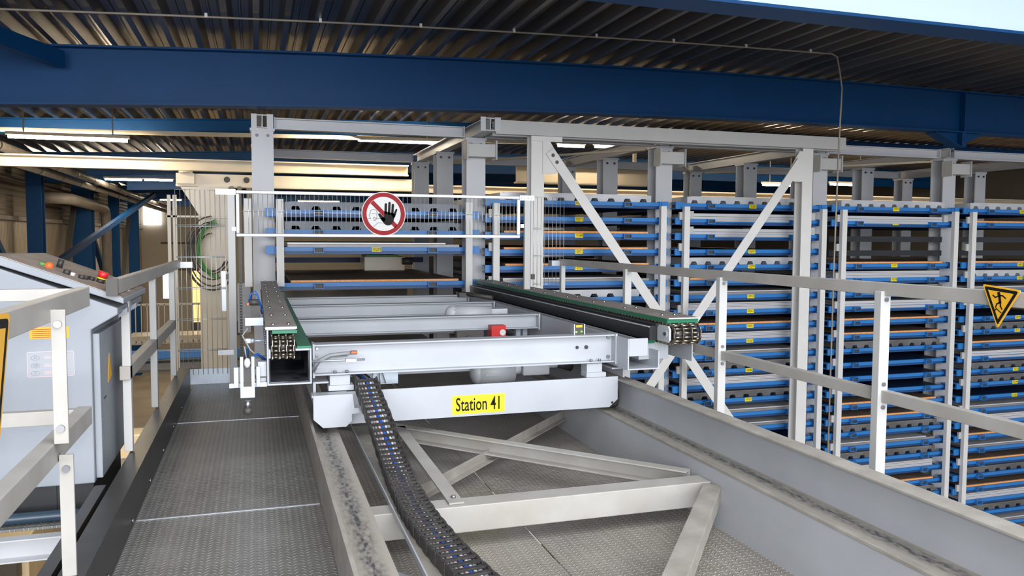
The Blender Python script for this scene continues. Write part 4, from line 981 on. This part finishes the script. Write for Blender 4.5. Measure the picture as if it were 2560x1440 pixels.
# ================================================================ TRIANGULAR SIGNS
def tri_sign(origin, ex, ez, P, label, fig):
    """flat sign; P = outer corners in local (u,v) metres, plane through origin spanned by ex, ez; normal -> viewer"""
    O = Vector(origin); ex = Vector(ex); ez = Vector(ez); nn = ex.cross(ez).normalized()
    t = empty('hazard_sign', tuple(O+ez*min(p[1] for p in P))); tag(t,label,'sign')
    def plate_(poly, d0, d1, name, m, par=t):
        mb = MB(); n = len(poly)
        a_ = [O+ex*u+ez*v+nn*d0 for u,v in poly]; b_ = [O+ex*u+ez*v+nn*d1 for u,v in poly]
        mb.add(a_+b_,[tuple(range(n)),tuple(range(2*n-1,n-1,-1))]+[(i,i+n,(i+1)%n+n,(i+1)%n) for i in range(n)])
        return mb
    def inset(P, k):
        c = (sum(p[0] for p in P)/3, sum(p[1] for p in P)/3); return [(c[0]+(p[0]-c[0])*k, c[1]+(p[1]-c[1])*k) for p in P], c
    def rnd(P, r=0.05):
        out = []
        for i in range(3):
            p = Vector(P[i]); a_ = Vector(P[i-1]); b_ = Vector(P[(i+1)%3]); d = (a_-b_).length*0.06
            p1 = p+(a_-p).normalized()*d; p2 = p+(b_-p).normalized()*d
            for s__ in (0,0.25,0.5,0.75,1): q = p1.lerp(p,s__).lerp(p.lerp(p2,s__),s__); out.append((q.x,q.y))
        return out
    plate_(rnd(P),0,0.003,'b',None).build('board','sign_yellow',t)
    Q,_ = inset(P,0.88); plate_(rnd(Q),0.0031,0.0038,'',None).build('black_border','ink',t)
    Q,_ = inset(P,0.66); plate_(Q,0.0039,0.0044,'',None).build('inner_field','sign_yellow',t)
    mb = MB()
    for (u0,v0,u1,v1,r_) in fig:
        p = O+ex*u0+ez*v0+nn*0.005; q = O+ex*u1+ez*v1+nn*0.005; mb.bar(p-(q-p).normalized()*r_*0.5,q+(q-p).normalized()*r_*0.5,r_*2,0.0008,nn)
    hx,hv,hr = fig[0][0],fig[0][1],0
    mb.build('pictogram','ink',t); return t, O, ex, ez, nn
# right: hangs point down from the railing (fixed to its inner face)
def hitx(px,py,x):
    d = _f+_r*((px-1280)/FPX)-_u*((py-720)/FPX); s = x/d.x; return Vector((0,0,1.3))+d*s
SXP = 2.79
c0 = hitx(2505,765,SXP); 
def loc2(px,py):
    h = hitx(px,py,SXP); return (-(h.y-c0.y), h.z-c0.z)
def zpt(zx,zy): return loc2(2440+zx/10.28, 690+zy/10.28)
tri = [zpt(180,205),zpt(560,1345),zpt(1175,370)]
fig = []
for a_,b_,r_ in (((560,1345),(560,1345),0),): pass
segs = [((460,488),(520,550),.004),((520,550),(600,515),.004),((600,515),(660,505),.004),((660,505),(715,510),.004),((715,510),(788,578),.004),((625,520),(645,680),.009),((645,680),(560,715),.005),((560,715),(528,805),.004),((650,680),(655,780),.005),((655,780),(692,858),.004),((500,905),(545,835),.003),((545,835),(670,945),.003),((608,430),(616,478),.010)]
for a_,b_,r_ in segs: p = zpt(*a_); q = zpt(*b_); fig.append((p[0],p[1],q[0],q[1],r_*0.6))
tri_sign(tuple(c0),(0,-1,0),(0,0,1),tri,'yellow triangular fall hazard sign pointing down on the right railing',fig)
# left: seen nearly edge-on at the picture's left border, on the cabinet railing
c1 = Vector((-0.612,2.24,0.98))
tri_sign((-0.612,2.26,0.93),(0,1,0),(0,0,1),[(-0.20,0.19),(0.10,0.17),(-0.03,-0.15)],'yellow triangular sign cut off by the left picture edge',[( -0.05,0.10,-0.05,0.02,.006)])

# ================================================================ CONTROL CABINET
cb = empty('control_cabinet',(-1.2,4.5,0.0)); tag(cb,'grey control cabinet with sloping operator desk left of the walkway','cabinet')
Y0, Y1 = 4.10, 4.92
MB().xz([(-0.735,0.145),(-0.735,0.865),(-0.62,0.935),(-0.62,0.965),(-1.10,1.155),(-1.75,1.155),(-1.75,0.145)],Y0,Y1).build('body','cabinet_paint',cb,bev=0.006)
lid = MB().xz([(-0.592,0.985),(-0.592,1.012),(-1.085,1.205),(-1.80,1.205),(-1.80,1.170),(-1.10,1.170)],Y0-0.012,Y1-0.05).build('desk_lid','cabinet_paint',cb,bev=0.004)
MB().xz([(-0.60,1.0155),(-0.60,1.0185),(-1.083,1.2085),(-1.79,1.2085),(-1.79,1.2055),(-1.085,1.2055)],Y0-0.008,Y1-0.055).build('dusty_top','cabinet_top',lid)
MB().box(-0.735,-0.705,Y0+0.03,Y1-0.10,0.16,0.845).build('door','cabinet_paint',cb,bev=0.004)
MB().box(-0.708,-0.703,Y0+0.10,Y0+0.16,0.52,0.53).build('door_lock','machine_dark',cb)
MB().yz([(Y0+0.22,0.58),(Y0+0.33,0.60),(Y0+0.27,0.72)],-0.705,-0.7035).build('warning_triangle','sign_yellow',cb)
build_each(MB().xz([(-0.640,0.93),(-0.600,0.955),(-0.60,0.93),(-0.64,0.905)],Y0+0.15,Y0+0.19).xz([(-0.640,0.93),(-0.600,0.955),(-0.60,0.93),(-0.64,0.905)],Y0+0.45,Y0+0.49),'hinge_lug','cabinet_paint',cb)
MB().box(-1.75,-0.745,Y0+0.02,Y1-0.02,0.0,0.145).build('plinth','black_plinth',cb)
MB().box(-0.90,-0.898,Y0+0.018,Y0+0.02,0.0,0.145).build('plinth_joint','ink',cb)
so = MB().box(-1.005,-0.850,Y0-0.0125,Y0-0.0115,0.755,0.850)
so = MB().box(-0.985,-0.825,Y0-0.0012,Y0-0.0002,0.832,0.886).build('orange_notice','orange_sticker',cb)
l1 = MB()
for i in range(5): l1.box(-0.975,-0.84-0.012*(i%2),Y0-0.0018,Y0-0.0013,0.874-i*0.009,0.876-i*0.009)
l1.build('notice_text','sign_red',so)
si = MB().box(-1.000,-0.805,Y0-0.0012,Y0-0.0002,0.655,0.775).build('language_notice','notice_grey',cb)
l1 = MB().box(-0.998,-0.807,Y0-0.0018,Y0-0.0013,0.771,0.773).box(-0.998,-0.807,Y0-0.0018,Y0-0.0013,0.657,0.659).box(-0.998,-0.996,Y0-0.0018,Y0-0.0013,0.657,0.773).box(-0.809,-0.807,Y0-0.0018,Y0-0.0013,0.657,0.773)
l1.build('frame_line','pink_ink',si)
l1 = MB()
for j in range(3):
    for i in range(3): l1.box(-0.93,-0.83-0.01*((i+j)%2),Y0-0.0018,Y0-0.0013,0.750-j*0.035-i*0.006,0.752-j*0.035-i*0.006)
l1.build('notice_text','pink_ink',si)
for j,tx in enumerate(('D','GB','F')):
    lettering(tx,0.016,(-0.965,Y0-0.0016,0.745-j*0.035),si,0.9,'grey_ink')
    rg = MB(); n = 20
    for i in range(n):
        a1 = 2*math.pi*i/n; a2 = 2*math.pi*(i+1)/n
        rg.bar((-0.965+0.017*math.cos(a1),Y0-0.0015,0.745-j*0.035+0.010*math.sin(a1)),(-0.965+0.017*math.cos(a2),Y0-0.0015,0.745-j*0.035+0.010*math.sin(a2)),0.0012,0.0006,(0,1,0))
    rg.build('oval','grey_ink',si)
def desk(x): return 1.0185+(-0.60-x)*0.393
def knob(name,x,y,r,h,m,parts=()):
    z = desk(x)
    b = MB().cyl((x,y,z-0.002),(x+0.36*h*0.9,y,z+h*0.93),r,18).build(name,m,cb)
    return b
k1 = knob('green_button',-0.965,4.27,0.014,0.014,'cable_green')
k2 = MB().ball((-0.935,4.27,desk(-0.935)+0.008),0.017,14,8).build('red_lamp','glow_red',cb)
knob('selector_knob',-0.925,4.42,0.014,0.04,'black_plastic')
knob('selector_knob',-0.86,4.25,0.016,0.02,'black_plastic'); knob('push_button',-0.84,4.27,0.013,0.014,'sign_white'); knob('selector_knob',-0.80,4.26,0.014,0.018,'black_plastic')
knob('selector_knob',-0.79,4.30,0.014,0.018,'black_plastic'); knob('selector_knob',-0.77,4.34,0.014,0.018,'black_plastic')
e = knob('emergency_stop',-0.735,4.36,0.018,0.02,'black_plastic'); 
MB().cyl((-0.728,4.36,desk(-0.735)+0.018),(-0.726,4.36,desk(-0.735)+0.024),0.021,18).build('yellow_ring','yellow',e)
MB().cyl((-0.726,4.36,desk(-0.735)+0.024),(-0.714,4.36,desk(-0.735)+0.052),0.021,20,0.024).build('red_cap','red',e)
knob('key_switch',-0.700,4.38,0.012,0.025,'bolt')
# platform beside the walkway carrying the cabinet
pf = empty('side_platform',(-1.3,4.5,-0.16)); tag(pf,'low steel platform carrying the cabinet, with grey-blue edge channel','platform')
MB().box(-2.4,-0.66,3.98,5.1,-0.012,-0.001).build('deck_plate','checker_dark',pf)
MB().prof(c_poly(0.06,0.10,0.006,0.006),(-2.4,3.92,-0.06),(-0.70,3.92,-0.06)).build('edge_channel','column_paint',pf)
tag(MB().box(-0.70,-0.655,0.6,3.90,-0.10,0.19).build('stringer','dark_steel'),'dark stringer running outside the toe board under the left railing','stringer')
tag(MB().tube(spline([(-2.3,4.03,0.03),(-1.6,4.03,0.03),(-1.0,4.03,0.03),(-0.80,4.02,0.03),(-0.735,3.98,0.02),(-0.715,3.92,-0.03),(-0.712,3.90,-0.10)],5),0.026,12).build('cable_pipe','pipe_blue'),'dark blue-grey cable pipe bending down in front of the cabinet plinth','pipe')
# ================================================================ CEILING CABLE
P = [(x,7.8,roofz(x)-0.03) for x in [-2.5+0.5*i for i in range(18)]]+[(6.35,7.8,roofz(6.4)-0.03),(6.42,7.8,roofz(6.4)-0.06),(6.46,7.8,3.25),(6.50,7.8,3.05),(6.48,7.8,2.4),(6.46,7.8,1.0),(6.45,7.8,-3.5)]
cc = MB().tube(P,0.010,6).build('hanging_cable','pipe_grey'); tag(cc,'grey cable clipped along the roof and dropping down before the rack','cable')
cl = MB()
for x in (-0.4,0.6,1.55,2.5,3.4,4.3,5.2,6.05): cl.box(x-0.012,x+0.012,7.79,7.81,roofz(x)-0.035,roofz(x)+0.002)
cl.build('clip','sign_white',cc)
